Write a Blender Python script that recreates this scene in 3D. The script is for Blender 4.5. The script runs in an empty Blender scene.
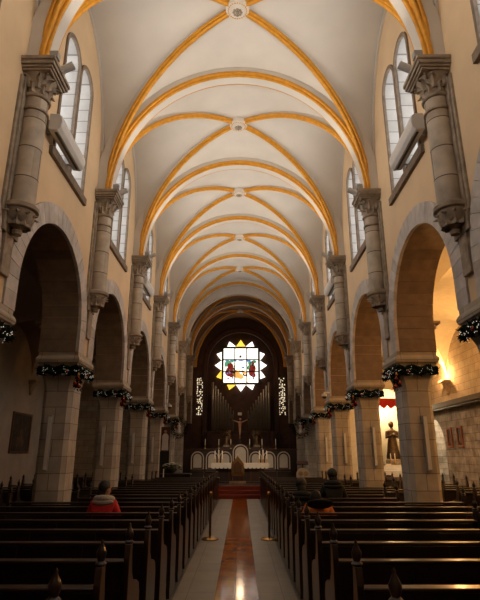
import bpy, bmesh, math, random
from mathutils import Vector, Matrix
from mathutils.geometry import tessellate_polygon
random.seed(7)
PI = math.pi
C = bpy.context.scene.collection
scn = bpy.context.scene

# ------------------------------------------------------------------ materials
MATS = {}
def newmat(name):
    m = bpy.data.materials.new(name); m.use_nodes = True
    nt = m.node_tree
    return m, nt, nt.nodes['Principled BSDF']
def mat(name, col, rough=.6, metal=0., var=.12, scale=6., bump=.0, coat=0., island=False, spec=.5):
    m, nt, b = newmat(name)
    N = nt.nodes; L = nt.links
    tc = N.new('ShaderNodeTexCoord'); nz = N.new('ShaderNodeTexNoise')
    nz.inputs['Scale'].default_value = scale; nz.inputs['Detail'].default_value = 5
    L.new(tc.outputs['Object'], nz.inputs['Vector'])
    cr = N.new('ShaderNodeValToRGB')
    cr.color_ramp.elements[0].position = .3; cr.color_ramp.elements[1].position = .7
    cr.color_ramp.elements[0].color = [c*(1-var) for c in col]+[1]
    cr.color_ramp.elements[1].color = [min(1, c*(1+var)) for c in col]+[1]
    L.new(nz.outputs['Fac'], cr.inputs['Fac'])
    out = cr.outputs['Color']
    if island:
        g = N.new('ShaderNodeNewGeometry'); mr = N.new('ShaderNodeMapRange')
        mr.inputs['To Min'].default_value = .82; mr.inputs['To Max'].default_value = 1.1
        L.new(g.outputs['Random Per Island'], mr.inputs['Value'])
        vm = N.new('ShaderNodeVectorMath'); vm.operation = 'SCALE'
        L.new(out, vm.inputs[0]); L.new(mr.outputs['Result'], vm.inputs['Scale']); out = vm.outputs['Vector']
    L.new(out, b.inputs['Base Color'])
    b.inputs['Roughness'].default_value = rough; b.inputs['Metallic'].default_value = metal
    b.inputs['Coat Weight'].default_value = coat; b.inputs['Coat Roughness'].default_value = .15
    b.inputs['Specular IOR Level'].default_value = spec
    if bump:
        bp = N.new('ShaderNodeBump'); bp.inputs['Strength'].default_value = bump; bp.inputs['Distance'].default_value = .03
        L.new(nz.outputs['Fac'], bp.inputs['Height']); L.new(bp.outputs['Normal'], b.inputs['Normal'])
    MATS[name] = m
    return m
def ashlar(name, c1, c2, mortar, bw=.55, bh=.3, msize=.008, rough=.8, bump=.4, flat=False, offset=.5, var=.25):
    m, nt, b = newmat(name)
    N = nt.nodes; L = nt.links
    tc = N.new('ShaderNodeTexCoord')
    sp = N.new('ShaderNodeSeparateXYZ'); L.new(tc.outputs['Object'], sp.inputs[0])
    a = N.new('ShaderNodeCombineXYZ'); 
    if flat:
        L.new(sp.outputs['X'], a.inputs['X']); L.new(sp.outputs['Y'], a.inputs['Y']); vec = a.outputs[0]
    else:
        L.new(sp.outputs['Y'], a.inputs['X']); L.new(sp.outputs['Z'], a.inputs['Y'])
        c = N.new('ShaderNodeCombineXYZ'); L.new(sp.outputs['X'], c.inputs['X']); L.new(sp.outputs['Z'], c.inputs['Y'])
        g = N.new('ShaderNodeNewGeometry'); sn = N.new('ShaderNodeSeparateXYZ'); L.new(g.outputs['Normal'], sn.inputs[0])
        ax = N.new('ShaderNodeMath'); ax.operation = 'ABSOLUTE'; L.new(sn.outputs['X'], ax.inputs[0])
        ay = N.new('ShaderNodeMath'); ay.operation = 'ABSOLUTE'; L.new(sn.outputs['Y'], ay.inputs[0])
        gt = N.new('ShaderNodeMath'); gt.operation = 'GREATER_THAN'; L.new(ax.outputs[0], gt.inputs[0]); L.new(ay.outputs[0], gt.inputs[1])
        mx = N.new('ShaderNodeMix'); mx.data_type = 'VECTOR'
        L.new(gt.outputs[0], mx.inputs['Factor']); L.new(c.outputs[0], mx.inputs[4]); L.new(a.outputs[0], mx.inputs[5])
        vec = mx.outputs[1]
    br = N.new('ShaderNodeTexBrick'); br.offset = offset
    br.inputs['Scale'].default_value = 1; br.inputs['Brick Width'].default_value = bw; br.inputs['Row Height'].default_value = bh
    br.inputs['Mortar Size'].default_value = msize; br.inputs['Mortar Smooth'].default_value = .2
    br.inputs['Color1'].default_value = (*c1, 1); br.inputs['Color2'].default_value = (*c2, 1); br.inputs['Mortar'].default_value = (*mortar, 1)
    L.new(vec, br.inputs['Vector'])
    nz = N.new('ShaderNodeTexNoise'); nz.inputs['Scale'].default_value = 3.; nz.inputs['Detail'].default_value = 8
    L.new(tc.outputs['Object'], nz.inputs['Vector'])
    mr = N.new('ShaderNodeMapRange'); mr.inputs['From Min'].default_value = .3; mr.inputs['From Max'].default_value = .7
    mr.inputs['To Min'].default_value = 1-var; mr.inputs['To Max'].default_value = 1+var*.4
    L.new(nz.outputs['Fac'], mr.inputs['Value'])
    vm = N.new('ShaderNodeVectorMath'); vm.operation = 'SCALE'; L.new(br.outputs['Color'], vm.inputs[0]); L.new(mr.outputs['Result'], vm.inputs['Scale'])
    L.new(vm.outputs['Vector'], b.inputs['Base Color'])
    bp = N.new('ShaderNodeBump'); bp.inputs['Strength'].default_value = bump; bp.inputs['Distance'].default_value = .01; bp.invert = True
    L.new(br.outputs['Fac'], bp.inputs['Height']); L.new(bp.outputs['Normal'], b.inputs['Normal'])
    b.inputs['Roughness'].default_value = rough
    MATS[name] = m
    return m
def emis(name, col, s, var=0., scale=3., base=None, stretch=None):
    m, nt, b = newmat(name)
    N = nt.nodes; L = nt.links
    b.inputs['Base Color'].default_value = (*(base or col), 1)
    b.inputs['Emission Color'].default_value = (*col, 1); b.inputs['Emission Strength'].default_value = s
    b.inputs['Roughness'].default_value = .4
    if var:
        tc = N.new('ShaderNodeTexCoord'); mp = N.new('ShaderNodeMapping')
        mp.inputs['Scale'].default_value = stretch or (1, 1, 1)
        nz = N.new('ShaderNodeTexNoise'); nz.inputs['Scale'].default_value = scale; nz.inputs['Detail'].default_value = 3
        L.new(tc.outputs['Object'], mp.inputs[0]); L.new(mp.outputs[0], nz.inputs['Vector'])
        cr = N.new('ShaderNodeValToRGB'); cr.color_ramp.elements[0].position = .35; cr.color_ramp.elements[1].position = .65
        cr.color_ramp.elements[0].color = (col[0]*(1-var), col[1]*(1-var*1.1), col[2]*(1-var*1.2), 1); cr.color_ramp.elements[1].color = (*col, 1)
        L.new(nz.outputs['Fac'], cr.inputs['Fac']); L.new(cr.outputs['Color'], b.inputs['Emission Color'])
    MATS[name] = m
    return m

plaster = mat('plaster_vault', (.60, .55, .49), .85, var=.05, scale=1.2, bump=.1)
wallpl = mat('plaster_wall', (.66, .48, .29), .85, var=.06, scale=1.5, bump=.1)
shadedpl = mat('shaded_plaster', (.20, .105, .05), .85, var=.15, scale=1.2)  # vault plaster browned so its colour carries the shade of the chancel bays
whitepl = mat('plaster_white', (.62, .56, .48), .8, var=.06)
gold = mat('gold_paint', (.62, .28, .022), .5, .25, var=.15, scale=9)
goldm = mat('gold_metal', (.75, .5, .15), .3, 1., var=.1)
stone = mat('carved_stone', (.30, .235, .17), .85, var=.3, scale=7, bump=.5)
shaftst = ashlar('shaft_stone', (.50, .43, .34), (.38, .31, .24), (.10, .075, .055), bw=9., bh=.52, msize=.01, var=.35)
voust = mat('voussoir_stone', (.50, .45, .41), .85, var=.16, scale=5, bump=.25, island=True)
pierst = ashlar('pier_ashlar', (.47, .42, .36), (.40, .35, .29), (.2, .16, .12), bw=.62, bh=.33)
aislest = ashlar('aisle_ashlar', (.45, .38, .30), (.36, .30, .22), (.2, .15, .1), bw=.5, bh=.26)
rough_st = ashlar('rough_stone', (.48, .43, .36), (.34, .29, .23), (.14, .11, .08), bw=.42, bh=.27, bump=1., var=.5)
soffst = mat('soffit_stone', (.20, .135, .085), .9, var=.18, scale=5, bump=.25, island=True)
soffit = ashlar('impost_stone', (.42, .36, .28), (.36, .30, .23), (.18, .14, .1), bw=.7, bh=.3)
revealst = ashlar('reveal_stone', (.50, .48, .45), (.42, .40, .37), (.22, .20, .18), bw=.8, bh=.30, msize=.012, var=.12)
winst = mat('window_stone', (.20, .145, .10), .8, var=.25, scale=8, bump=.3)
wood = mat('pew_wood', (.014, .0045, .0025), .32, var=.35, scale=9, coat=.3)
woodd = mat('dark_wood', (.022, .010, .007), .5, var=.3, scale=6)
woodr = mat('red_wood', (.055, .016, .008), .45, var=.3, scale=5)
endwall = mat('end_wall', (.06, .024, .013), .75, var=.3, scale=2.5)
aislegloss = ashlar('floor_tiles', (.26, .22, .17), (.22, .185, .145), (.12, .10, .08), bw=.6, bh=.6, msize=.006, rough=.42, bump=.1, flat=True, offset=0., var=.15)
redmarble = ashlar('red_marble', (.40, .125, .018), (.32, .09, .013), (.15, .04, .015), bw=.54, bh=.5, msize=.004, rough=.10, bump=.10, flat=True, offset=0., var=.35)
redmarble.node_tree.nodes['Principled BSDF'].inputs['Specular IOR Level'].default_value = .10
floorm = mat('stone_floor', (.05, .04, .033), .4, var=.2, scale=2)
redcarpet = mat('red_carpet', (.16, .022, .010), .9, var=.15, scale=40, bump=.3)
white = mat('white_enamel', (.62, .60, .57), .4, var=.04)
greym = mat('grey_enamel', (.30, .29, .27), .45, var=.05)
black = mat('black_plastic', (.012, .012, .012), .35, var=.1)
brass = mat('brass', (.55, .33, .12), .25, 1., var=.1)
bronze = mat('bronze', (.10, .06, .03), .45, .7, var=.3)
gilt = mat('dull_gilt', (.26, .15, .06), .45, .5, var=.3, scale=20)
pipem = mat('organ_pipe_metal', (.22, .19, .16), .3, .8, var=.12)
cloth = mat('white_cloth', (.60, .56, .50), .9, var=.05)
redcloth = mat('red_cloth', (.50, .02, .015), .85, var=.15)
green = mat('fir_green', (.005, .009, .005), 1., var=.5, scale=30, spec=.1)
redball = mat('red_bauble', (.22, .008, .006), .12, .3, var=.05)
goldball = mat('gold_bauble', (.6, .25, .06), .15, .5, var=.05)
panelw = mat('stall_panel', (.46, .42, .36), .8, var=.06)
wax = mat('candle_wax', (.80, .74, .64), .5, var=.03)
skin = mat('skin', (.42, .22, .14), .55, var=.06)
skind = mat('skin_dark', (.32, .16, .10), .55, var=.06)  # darker skin tone for the people in the right pews
hair = mat('black_hair', (.008, .006, .005), .55, var=.3, scale=60, bump=.3)
redjacket = mat('red_jacket', (.52, .010, .008), .7, var=.15, scale=9, bump=.2)
greyfleece = mat('grey_fleece', (.40, .36, .32), .95, var=.15, scale=40, bump=.4)
navy = mat('dark_trousers', (.012, .013, .02), .85, var=.1)
blackcoat = mat('black_coat', (.010, .009, .009), .85, var=.2)
orangej = mat('orange_jacket', (.62, .17, .02), .7, var=.12, scale=10, bump=.2)
whitecl = mat('white_robe', (.62, .58, .58), .8, var=.05)
paintdark = mat('dark_painting', (.035, .025, .018), .5, var=.7, scale=4)
framew = mat('picture_frame', (.11, .055, .025), .45, var=.2)
iconf = mat('icon_frame', (.30, .09, .03), .5)
iconm = mat('icon_painting', (.04, .018, .01), .5, var=.6, scale=9)
leaf = mat('leaf_green', (.05, .08, .03), .7, var=.3, scale=20)
flower = mat('white_petals', (.65, .62, .52), .7, var=.08)
pane = emis('daylit_pane', (.86, .88, .92), 6.5, var=.3, scale=2.2, base=(.4, .4, .4), stretch=(1, .6, 3))
glasswhite = emis('window_glass_white', (1., .95, .84), 1.9, var=.12, scale=3)
glassred = emis('window_glass_red', (.30, .03, .02), .7, var=.5, scale=8)
glassgreen = emis('window_glass_green', (.12, .42, .25), .9, var=.3, scale=8)
glassblue = emis('window_glass_blue', (.15, .28, .7), .9, var=.3, scale=8)
glassorange = emis('window_glass_orange', (.95, .48, .12), 1.1, var=.3, scale=8)
glassyellow = emis('window_glass_yellow', (1., .68, .08), 1.4, var=.15)
twinkle = emis('fairy_light_glow', (1., .88, .7), .9)
nichew = mat('niche_plaster', (.75, .68, .52), .8, var=.06)
lampglow = emis('lamp_glow', (1., .7, .3), 6.)

# ------------------------------------------------------------------ mesh helpers
class MB:
    def __init__(s): s.v = []; s.f = []
    def add(s, vs, fs, M=None):
        o = len(s.v)
        for p in vs:
            p = Vector(p)
            s.v.append(tuple(M @ p) if M else tuple(p))
        s.f += [tuple(i+o for i in f) for f in fs]
        return s
    def box(s, x0, x1, y0, y1, z0, z1, M=None, taper=0):
        t = taper
        vs = [(x0, y0, z0), (x1, y0, z0), (x1, y1, z0), (x0, y1, z0), (x0+t, y0+t, z1), (x1-t, y0+t, z1), (x1-t, y1-t, z1), (x0+t, y1-t, z1)]
        return s.add(vs, [(3, 2, 1, 0), (4, 5, 6, 7), (0, 1, 5, 4), (1, 2, 6, 5), (2, 3, 7, 6), (3, 0, 4, 7)], M)
    def lathe(s, prof, c=(0, 0, 0), seg=16, M=None, sx=1, sy=1):
        vs = []; fs = []; n = len(prof)
        for r, z in prof:
            for i in range(seg):
                a = 2*PI*i/seg
                vs.append((c[0]+r*sx*math.cos(a), c[1]+r*sy*math.sin(a), c[2]+z))
        for j in range(n-1):
            for i in range(seg):
                k = (i+1) % seg
                fs.append((j*seg+i, j*seg+k, (j+1)*seg+k, (j+1)*seg+i))
        fs.append(tuple(reversed(range(seg)))); fs.append(tuple((n-1)*seg+i for i in range(seg)))
        return s.add(vs, fs, M)
    def ball(s, c, r, seg=12, rings=8, sc=(1, 1, 1), M=None):
        vs = [(c[0], c[1], c[2]-r*sc[2])]; fs = []
        for j in range(1, rings):
            t = PI*j/rings
            for i in range(seg):
                a = 2*PI*i/seg
                vs.append((c[0]+r*sc[0]*math.sin(t)*math.cos(a), c[1]+r*sc[1]*math.sin(t)*math.sin(a), c[2]-r*sc[2]*math.cos(t)))
        vs.append((c[0], c[1], c[2]+r*sc[2])); top = len(vs)-1
        for i in range(seg):
            k = (i+1) % seg
            fs.append((0, 1+k, 1+i)); fs.append((top, 1+(rings-2)*seg+i, 1+(rings-2)*seg+k))
            for j in range(rings-2):
                fs.append((1+j*seg+i, 1+j*seg+k, 1+(j+1)*seg+k, 1+(j+1)*seg+i))
        return s.add(vs, fs, M)
    def sweep(s, frames, prof, closed_path=False, cap=True):
        # frames: list of (P, S, N); prof: list of (s, n) closed polygon
        n = len(prof); vs = []; fs = []
        for P, S, Nn in frames:
            for a, b in prof: vs.append(P+S*a+Nn*b)
        m = len(frames)
        rng = m if closed_path else m-1
        for j in range(rng):
            jj = (j+1) % m
            for i in range(n):
                k = (i+1) % n
                fs.append((j*n+i, j*n+k, jj*n+k, jj*n+i))
        if cap and not closed_path:
            fs.append(tuple(reversed(range(n)))); fs.append(tuple((m-1)*n+i for i in range(n)))
        return s.add(vs, fs)
    def tube(s, pts, r, seg=8):
        pts = [Vector(p) for p in pts]; fr = []
        rs = r if isinstance(r, (list, tuple)) else [r]*len(pts)
        up = Vector((0, 0, 1))
        n = len(pts); vs = []; fs = []
        for i, p in enumerate(pts):
            t = (pts[min(i+1, n-1)]-pts[max(i-1, 0)]).normalized()
            a = t.cross(up)
            if a.length < .05: a = t.cross(Vector((1, 0, 0)))
            a.normalize(); b = t.cross(a)
            for k in range(seg):
                an = 2*PI*k/seg
                vs.append(p+(a*math.cos(an)+b*math.sin(an))*rs[i])
        for j in range(n-1):
            for i in range(seg):
                k = (i+1) % seg
                fs.append((j*seg+i, j*seg+k, (j+1)*seg+k, (j+1)*seg+i))
        fs.append(tuple(reversed(range(seg)))); fs.append(tuple((n-1)*seg+i for i in range(seg)))
        return s.add(vs, fs)
    def plate(s, loops, f, t0, t1):
        # loops: outer + holes as 2D point lists; f(u, v, t) -> 3D; extruded from t0 to t1
        flat = [p for lp in loops for p in lp]
        tris = tessellate_polygon([[Vector((p[0], p[1], 0)) for p in lp] for lp in loops])
        n = len(flat); vs = [f(p[0], p[1], t0) for p in flat]+[f(p[0], p[1], t1) for p in flat]
        fs = [tuple(t) for t in tris]+[tuple(i+n for i in reversed(t)) for t in tris]
        o = 0
        for lp in loops:
            m = len(lp)
            for i in range(m):
                k = (i+1) % m
                fs.append((o+i, o+k, o+k+n, o+i+n))
            o += m
        return s.add(vs, fs)
    def build(s, name, m, parent=None, smooth=False, bevel=0, loc=None):
        me = bpy.data.meshes.new(name); me.from_pydata([tuple(p) for p in s.v], [], s.f)
        bm = bmesh.new(); bm.from_mesh(me); bmesh.ops.recalc_face_normals(bm, faces=bm.faces); bm.to_mesh(me); bm.free()
        me.materials.append(m)
        if smooth:
            me.polygons.foreach_set('use_smooth', [True]*len(me.polygons))
            me.set_sharp_from_angle(angle=math.radians(smooth if smooth > 1 else 40))
        o = bpy.data.objects.new(name, me); C.objects.link(o)
        if parent: o.parent = parent
        if loc: o.location = loc
        if bevel:
            b = o.modifiers.new('bevel', 'BEVEL'); b.width = bevel; b.segments = 2; b.limit_method = 'ANGLE'
        return o

def arc(cx, cz, r, a0, a1, n, rz=None):
    rz = rz or r
    return [(cx+r*math.cos(a0+(a1-a0)*i/n), cz+rz*math.sin(a0+(a1-a0)*i/n)) for i in range(n+1)]
def thing(name, label, cat, loc=(0, 0, 0), group=None, rz=0):
    o = bpy.data.objects.new(name, None); C.objects.link(o); o.location = loc; o.rotation_euler.z = rz
    o.empty_display_size = .1
    o['label'] = label; o['category'] = cat
    if group: o['group'] = group
    return o
def tag(o, label, cat, group=None):
    o['label'] = label; o['category'] = cat
    if group: o['group'] = group
    return o
def struct(o): o['kind'] = 'structure'; return o
CH = {}
def kids(o): return [c for c in C.objects if c.parent == o]
def copy_tree(o, loc=None, label=None, group=None, rz=None, scale=None, parent=None, cache=None):
    if cache is None: cache = kids(o)
    c = o.copy(); C.objects.link(c)
    if parent: c.parent = parent
    for ch in cache:
        d = ch.copy(); C.objects.link(d); d.parent = c
        for g in subk(ch):
            e = g.copy(); C.objects.link(e); e.parent = d
    if loc is not None: c.location = loc
    if label: c['label'] = label
    if group: c['group'] = group
    if rz is not None: c.rotation_euler.z = rz
    if scale is not None: c.scale = scale
    return c
SUB = {}
def subk(ch):
    k = ch.name
    if k not in SUB: SUB[k] = kids(ch)
    return SUB[k]
ORD = ['first', 'second', 'third', 'fourth', 'fifth', 'sixth', 'seventh', 'eighth', 'ninth', 'tenth', 'eleventh', 'twelfth',
       'thirteenth', 'fourteenth', 'fifteenth', 'sixteenth', 'seventeenth', 'eighteenth', 'nineteenth', 'twentieth', 'twenty-first', 'twenty-second']

# ------------------------------------------------------------------ dimensions
B = 4.19; Y0 = 6.82
YK = {k: Y0+B*k for k in range(-3, 8)}           # column lines
XW, XO = 3.42, 4.22                               # arcade wall faces
XA = 8.05                                         # outer aisle wall
ZIMP = 3.78                                       # top of impost
ZC = 4.28; RA = 1.57                               # arcade arch centre height and radius
ZS = 7.78                                         # vault springing
AV, RV = 3.42, 3.70                               # vault half span and rise
YEND = YK[7]; YBACK = YK[-3]

# ------------------------------------------------------------------ nave arcade walls
def lancet(cy, hw=.36, z0=7.20, zt=9.98, n=10):
    return [(cy-hw, z0), (cy+hw, z0)]+arc(cy, zt-hw, hw, 0, PI, n)
win_spots = [(k, YK[k]+B/2) for k in range(-3, 5)]
for side, sn in ((-1, 'left'), (1, 'right')):
    out = []
    y = YBACK
    out.append((YBACK, ZIMP))
    for k in range(-3, 7):
        cy = YK[k]+B/2
        r = RA+.03
        out += [(cy-r, ZIMP)]+[(p[0], p[1]) for p in arc(cy, ZC, r, PI, 0, 24)]+[(cy+r, ZIMP)]
    out += [(YEND, ZIMP), (YEND, 11.6), (YBACK, 11.6)]
    holes = []
    for k, cy in win_spots:
        holes += [lancet(cy-.45, .40, 7.16, 10.01), lancet(cy+.45, .40, 7.16, 10.01)]
    mb = MB(); mb.plate([out]+holes, lambda u, v, t, s=side: (s*t, u, v), XW, XO-.02)
    struct(mb.build('wall_'+sn, wallpl))
    # outer aisle wall
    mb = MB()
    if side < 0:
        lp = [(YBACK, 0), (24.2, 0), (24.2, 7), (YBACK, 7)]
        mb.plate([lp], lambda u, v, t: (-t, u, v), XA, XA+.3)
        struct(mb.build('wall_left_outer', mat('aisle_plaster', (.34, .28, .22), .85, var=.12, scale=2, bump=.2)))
    else:
        lp = [(YBACK, 3.55), (24.2, 3.55), (24.2, 7), (YBACK, 7)]
        mb.plate([lp], lambda u, v, t: (t, u, v), XA, XA+.3)
        struct(mb.build('wall_right_outer', aislest))
        lo = [(YBACK, 0), (21.1, 0)]+[(21.1, 2.0)]+arc(22.3, 2.0, 1.2, PI, 0, 14)+[(23.5, 0), (24.2, 0), (24.2, 3.55), (YBACK, 3.55)]
        mb = MB(); mb.plate([lo], lambda u, v, t: (t, u, v), XA+.30, XA+.5)
        struct(mb.build('wall_right_lower', rough_st))
        mb = MB(); mb.box(XA+.5, XA+2.4, 23.9, 24.1, 0, 3.6); mb.box(XA+.5, XA+2.4, 20.4, 20.6, 0, 3.6)
        mb.box(XA+1.9, XA+2.1, 20.6, 23.9, 0, 3.6); mb.box(XA+.5, XA+2.4, 20.4, 24.1, 3.6, 3.75)
        struct(mb.build('wall_right_chamber', rough_st))
        mb = MB(); mb.box(XA-.10, XA+.35, YBACK, 24.1, 3.48, 3.66); mb.box(XA-.04, XA+.1, YBACK, 24.1, 3.40, 3.48)
        struct(mb.build('trim_2', woodd))

# arch rings (voussoirs)
def ring_mesh(side, x0, x1, n=25):
    mb = MB(); ro = 1.95; g = .004
    for i in range(n):
        a0 = PI*i/n+g/1.5; a1 = PI*(i+1)/n-g/1.5
        rr = ro+(.0 if i % 2 else .0)
        vs = []
        for x in (x0, x1):
            for r, a in ((RA, a0), (rr, a0), (rr, (a0+a1)/2), (rr, a1), (RA, a1), (RA, (a0+a1)/2)):
                vs.append((side*x, r*math.cos(a), ZC+r*math.sin(a)))
        mb.add(vs, [(0, 1, 2, 3, 4, 5), (11, 10, 9, 8, 7, 6)]+[(i2, (i2+1) % 6, (i2+1) % 6+6, i2+6) for i2 in range(6)])
    for sy in (-1, 1):
        for z0, z1 in ((ZIMP, ZIMP+.27), (ZIMP+.274, ZC-.003)):
            mb.box(min(side*x0, side*x1), max(side*x0, side*x1), min(sy*RA, sy*1.95), max(sy*RA, sy*1.95), z0, z1)
    return mb
for side, sn in ((-1, 'left'), (1, 'right')):
    first = None
    for k in range(-1, 7):
        cy = YK[k]+B/2
        lab = f'grey stone voussoir arch of the {sn} arcade, {ORD[k+1]} arch from the near end'
        if first is None:
            first = ring_mesh(side, XW-.035, XW+.03).build('arcade_arch', voust); first.location = (0, cy, 0)
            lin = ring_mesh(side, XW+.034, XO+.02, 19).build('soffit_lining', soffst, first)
            tag(first, lab, 'arch', f'voussoir arches of the {sn} arcade')
        else:
            c = first.copy(); C.objects.link(c); c.location = (0, cy, 0); l2 = lin.copy(); C.objects.link(l2); l2.parent = c; tag(c, lab, 'arch', f'voussoir arches of the {sn} arcade')

# ------------------------------------------------------------------ piers
def oct_ring(hx, hy, c, z): return [(-hx+c, -hy, z), (hx-c, -hy, z), (hx, -hy+c, z), (hx, hy-c, z), (hx-c, hy, z), (-hx+c, hy, z), (-hx, hy-c, z), (-hx, -hy+c, z)]
def loft(mb, rings):
    n = len(rings[0]); vs = [p for r in rings for p in r]; fs = []
    for j in range(len(rings)-1):
        for i in range(n):
            k = (i+1) % n
            fs.append((j*n+i, j*n+k, (j+1)*n+k, (j+1)*n+i))
    fs.append(tuple(reversed(range(n)))); fs.append(tuple((len(rings)-1)*n+i for i in range(n)))
    mb.add(vs, fs)
XP = 3.81
def make_pier():
    t = thing('arcade_pier', '', 'pier')
    mb = MB()
    loft(mb, [oct_ring(.31, .33, .085, .34), oct_ring(.31, .33, .085, 3.02), oct_ring(.33, .36, .07, 3.2), oct_ring(.37, .42, .05, 3.34), oct_ring(.39, .45, .03, 3.42)])
    mb.build('shaft', pierst, t)
    mb = MB()
    loft(mb, [oct_ring(.42, .46, .05, 0), oct_ring(.42, .46, .05, .16), oct_ring(.36, .38, .08, .26), oct_ring(.31, .33, .085, .34)])
    mb.build('base', pierst, t)
    mb = MB()
    hs = [(.39, .45, 3.42), (.40, .46, 3.50), (.42, .49, 3.54), (.45, .53, 3.56), (.46, .54, 3.60), (.46, .54, 3.64), (.44, .52, 3.68), (.42, .50, 3.70), (.42, .50, ZIMP)]
    loft(mb, [[(-hx, -hy, z), (hx, -hy, z), (hx, hy, z), (-hx, hy, z)] for hx, hy, z in hs])
    mb.build('impost', soffit, t)
    return t
pier0 = make_pier(); pk = kids(pier0)
def place(first, used, loc, label, group, cache, **kw):
    if not used: first.location = loc; first['label'] = label; first['group'] = group; return first
    return copy_tree(first, loc, label, group, cache=cache, **kw)
u = False
for side, sn in ((-1, 'left'), (1, 'right')):
    for k in range(0, 7):
        place(pier0, u, (side*XP, YK[k], 0), f'pale ashlar pier of the {sn} arcade, {ORD[k]} from the near end', 'square stone piers of the nave arcades', pk); u = True

# ------------------------------------------------------------------ wall shafts (engaged columns)
def leafcap(mb, z0, z1, r0, r1, n=8, seg=5, tilt=.10, w=.09, ph=0):
    # ring of curling acanthus leaves
    for i in range(n):
        a = 2*PI*(i+ph)/n
        R = Matrix.Rotation(a, 4, 'Z'); vs = []; fs = []
        for j in range(seg+1):
            t = j/seg; r = r0+(r1-r0)*t**2+tilt*max(0, t-.6)**1.0*1.2
            z = z0+(z1-z0)*(t if t < .85 else 1.7-t)
            ww = w*(1-.55*t)*(.75+.25*math.cos(t*9))
            vs += [(r-.02, -ww, z), (r+.03, 0, z+.005), (r-.02, ww, z)]
        for j in range(seg):
            for q in range(2): fs.append((j*3+q, j*3+q+1, (j+1)*3+q+1, (j+1)*3+q))
        o = len(vs)
        vs += [(v[0]-.035, v[1], v[2]) for v in vs]
        fs += [tuple(reversed([i2+o for i2 in f])) for f in fs]
        mb.add(vs, fs, R)
def make_column():
    t = thing('wall_column', '', 'column')
    # local origin on wall face at the floor line; +X points into the nave
    cx = .17
    mb = MB(); mb.lathe([(.19, 5.28), (.185, 7.16)], (cx, 0, 0), 24); mb.build('shaft', shaftst, t, smooth=True)
    mb = MB(); mb.lathe([(.19, 0), (.215, .01), (.225, .035), (.215, .06), (.19, .07)], (cx, 0, 7.14), 24)
    mb.lathe([(.19, 0), (.215, .01), (.215, .04), (.19, .05)], (cx, 0, 6.90), 24); mb.build('necking', stone, t, smooth=True)
    mb = MB(); mb.box(-.02, .07, -.25, .25, 4.80, 7.47); mb.box(-.02, .065, -.13, .13, 4.18, 4.80); mb.box(-.01, .04, -.31, .31, 5.1, 7.47); mb.build('backing_pilaster', stone, t, bevel=.01)
    mb = MB()
    mb.lathe([(.185, 7.20), (.19, 7.35), (.22, 7.47), (.28, 7.57)], (cx, 0, 0), 20)
    m2 = MB(); leafcap(m2, 7.21, 7.40, .19, .23, 8, w=.08); leafcap(m2, 7.30, 7.55, .20, .28, 8, ph=.5, w=.075)
    mb.add([(v[0]+cx, v[1], v[2]) for v in m2.v], m2.f)
    for a in (PI/4, -PI/4, 3*PI/4, -3*PI/4):   # corner volutes
        d = Vector((math.cos(a), math.sin(a), 0)); pts = []
        for i in range(15):
            q = i/14*2.6*PI; rr = .055*(1-i/18)
            pts.append(Vector((cx, 0, 7.51))+d*(.27+rr*math.cos(q))+Vector((0, 0, rr*math.sin(q))))
        mb.tube(pts, .017, 6)
    mb.build('capital', stone, t, smooth=True)
    mb = MB()
    for h, z0, z1 in ((.29, 7.56, 7.60), (.32, 7.60, 7.64), (.35, 7.64, 7.71), (.37, 7.71, ZS)):
        mb.box(-.02, cx+h, -h, h, z0, z1)
    mb.build('abacus', stone, t, bevel=.012)
    mb = MB()
    mb.lathe([(.02, 4.80), (.07, 4.81), (.085, 4.86), (.06, 4.90), (.10, 4.93), (.18, 4.98), (.22, 5.06), (.235, 5.18)], (cx-.02, 0, 0), 20)
    m2 = MB(); leafcap(m2, 4.92, 5.17, .17, .24, 10, w=.08, tilt=.07)
    mb.add([(v[0]+cx-.02, v[1], v[2]) for v in m2.v], m2.f)
    mb.lathe([(.24, 5.17), (.265, 5.19), (.265, 5.25), (.22, 5.29)], (cx-.01, 0, 0), 24)
    mb.build('corbel', stone, t, smooth=True)
    return t
col0 = make_column(); ck = kids(col0); u = False
for side, sn in ((-1, 'left'), (1, 'right')):
    for k in range(0, 7):
        place(col0, u, (side*XW, YK[k], 0), f'round stone wall column, carved capital, on {sn} nave wall, {ORD[k]} from near end', 'engaged columns between the clerestory windows', ck, rz=(0 if side < 0 else PI)); u = True

# ------------------------------------------------------------------ clerestory windows
def win_mesh():
    w = bpy.data.objects.new('window_1', None); C.objects.link(w); w.empty_display_size = .1
    w['kind'] = 'structure'
    fr = MB()
    for s in (-1, 1):
        cy = s*.45
        inner = lancet(cy, .38, 7.18, 9.99, 14); outer = lancet(cy, .45, 7.05, 10.08, 14)
        fr.plate([outer, inner], lambda u, v, t: (t, u, v), -.03, .035)
    fr.build('window_frame', winst, w)
    rv = MB()
    for s in (-1, 1): rv.plate([lancet(s*.45, .398, 7.162, 10.008, 14), lancet(s*.45, .38, 7.18, 9.99, 14)], lambda u, v, t: (t, u, v), -.76, -.02)
    rv.build('reveal', revealst, w)
    sl = MB(); sl.plate([[(-1.03, 6.94), (1.03, 6.94), (1.03, 7.10), (-1.03, 7.10)]], lambda u, v, t: (t, u, v), -.2, .07)
    sl.build('sill', winst, w)
    for s in (-1, 1):
        cy = s*.45
        p = MB(); p.plate([lancet(cy, .40, 7.17, 10.01, 14)], lambda u, v, t: (t, u, v), -.78, -.76); g = p.build('pane', pane, w)
        b = MB()
        for z in (7.65, 8.1, 8.55, 9.0, 9.45): b.box(-.76, -.745, cy-.38, cy+.38, z-.008, z+.008)
        b.build('glazing_bar', greym, g)
    return w
w0 = win_mesh(); wk = kids(w0); n = 1; u = False
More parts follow.
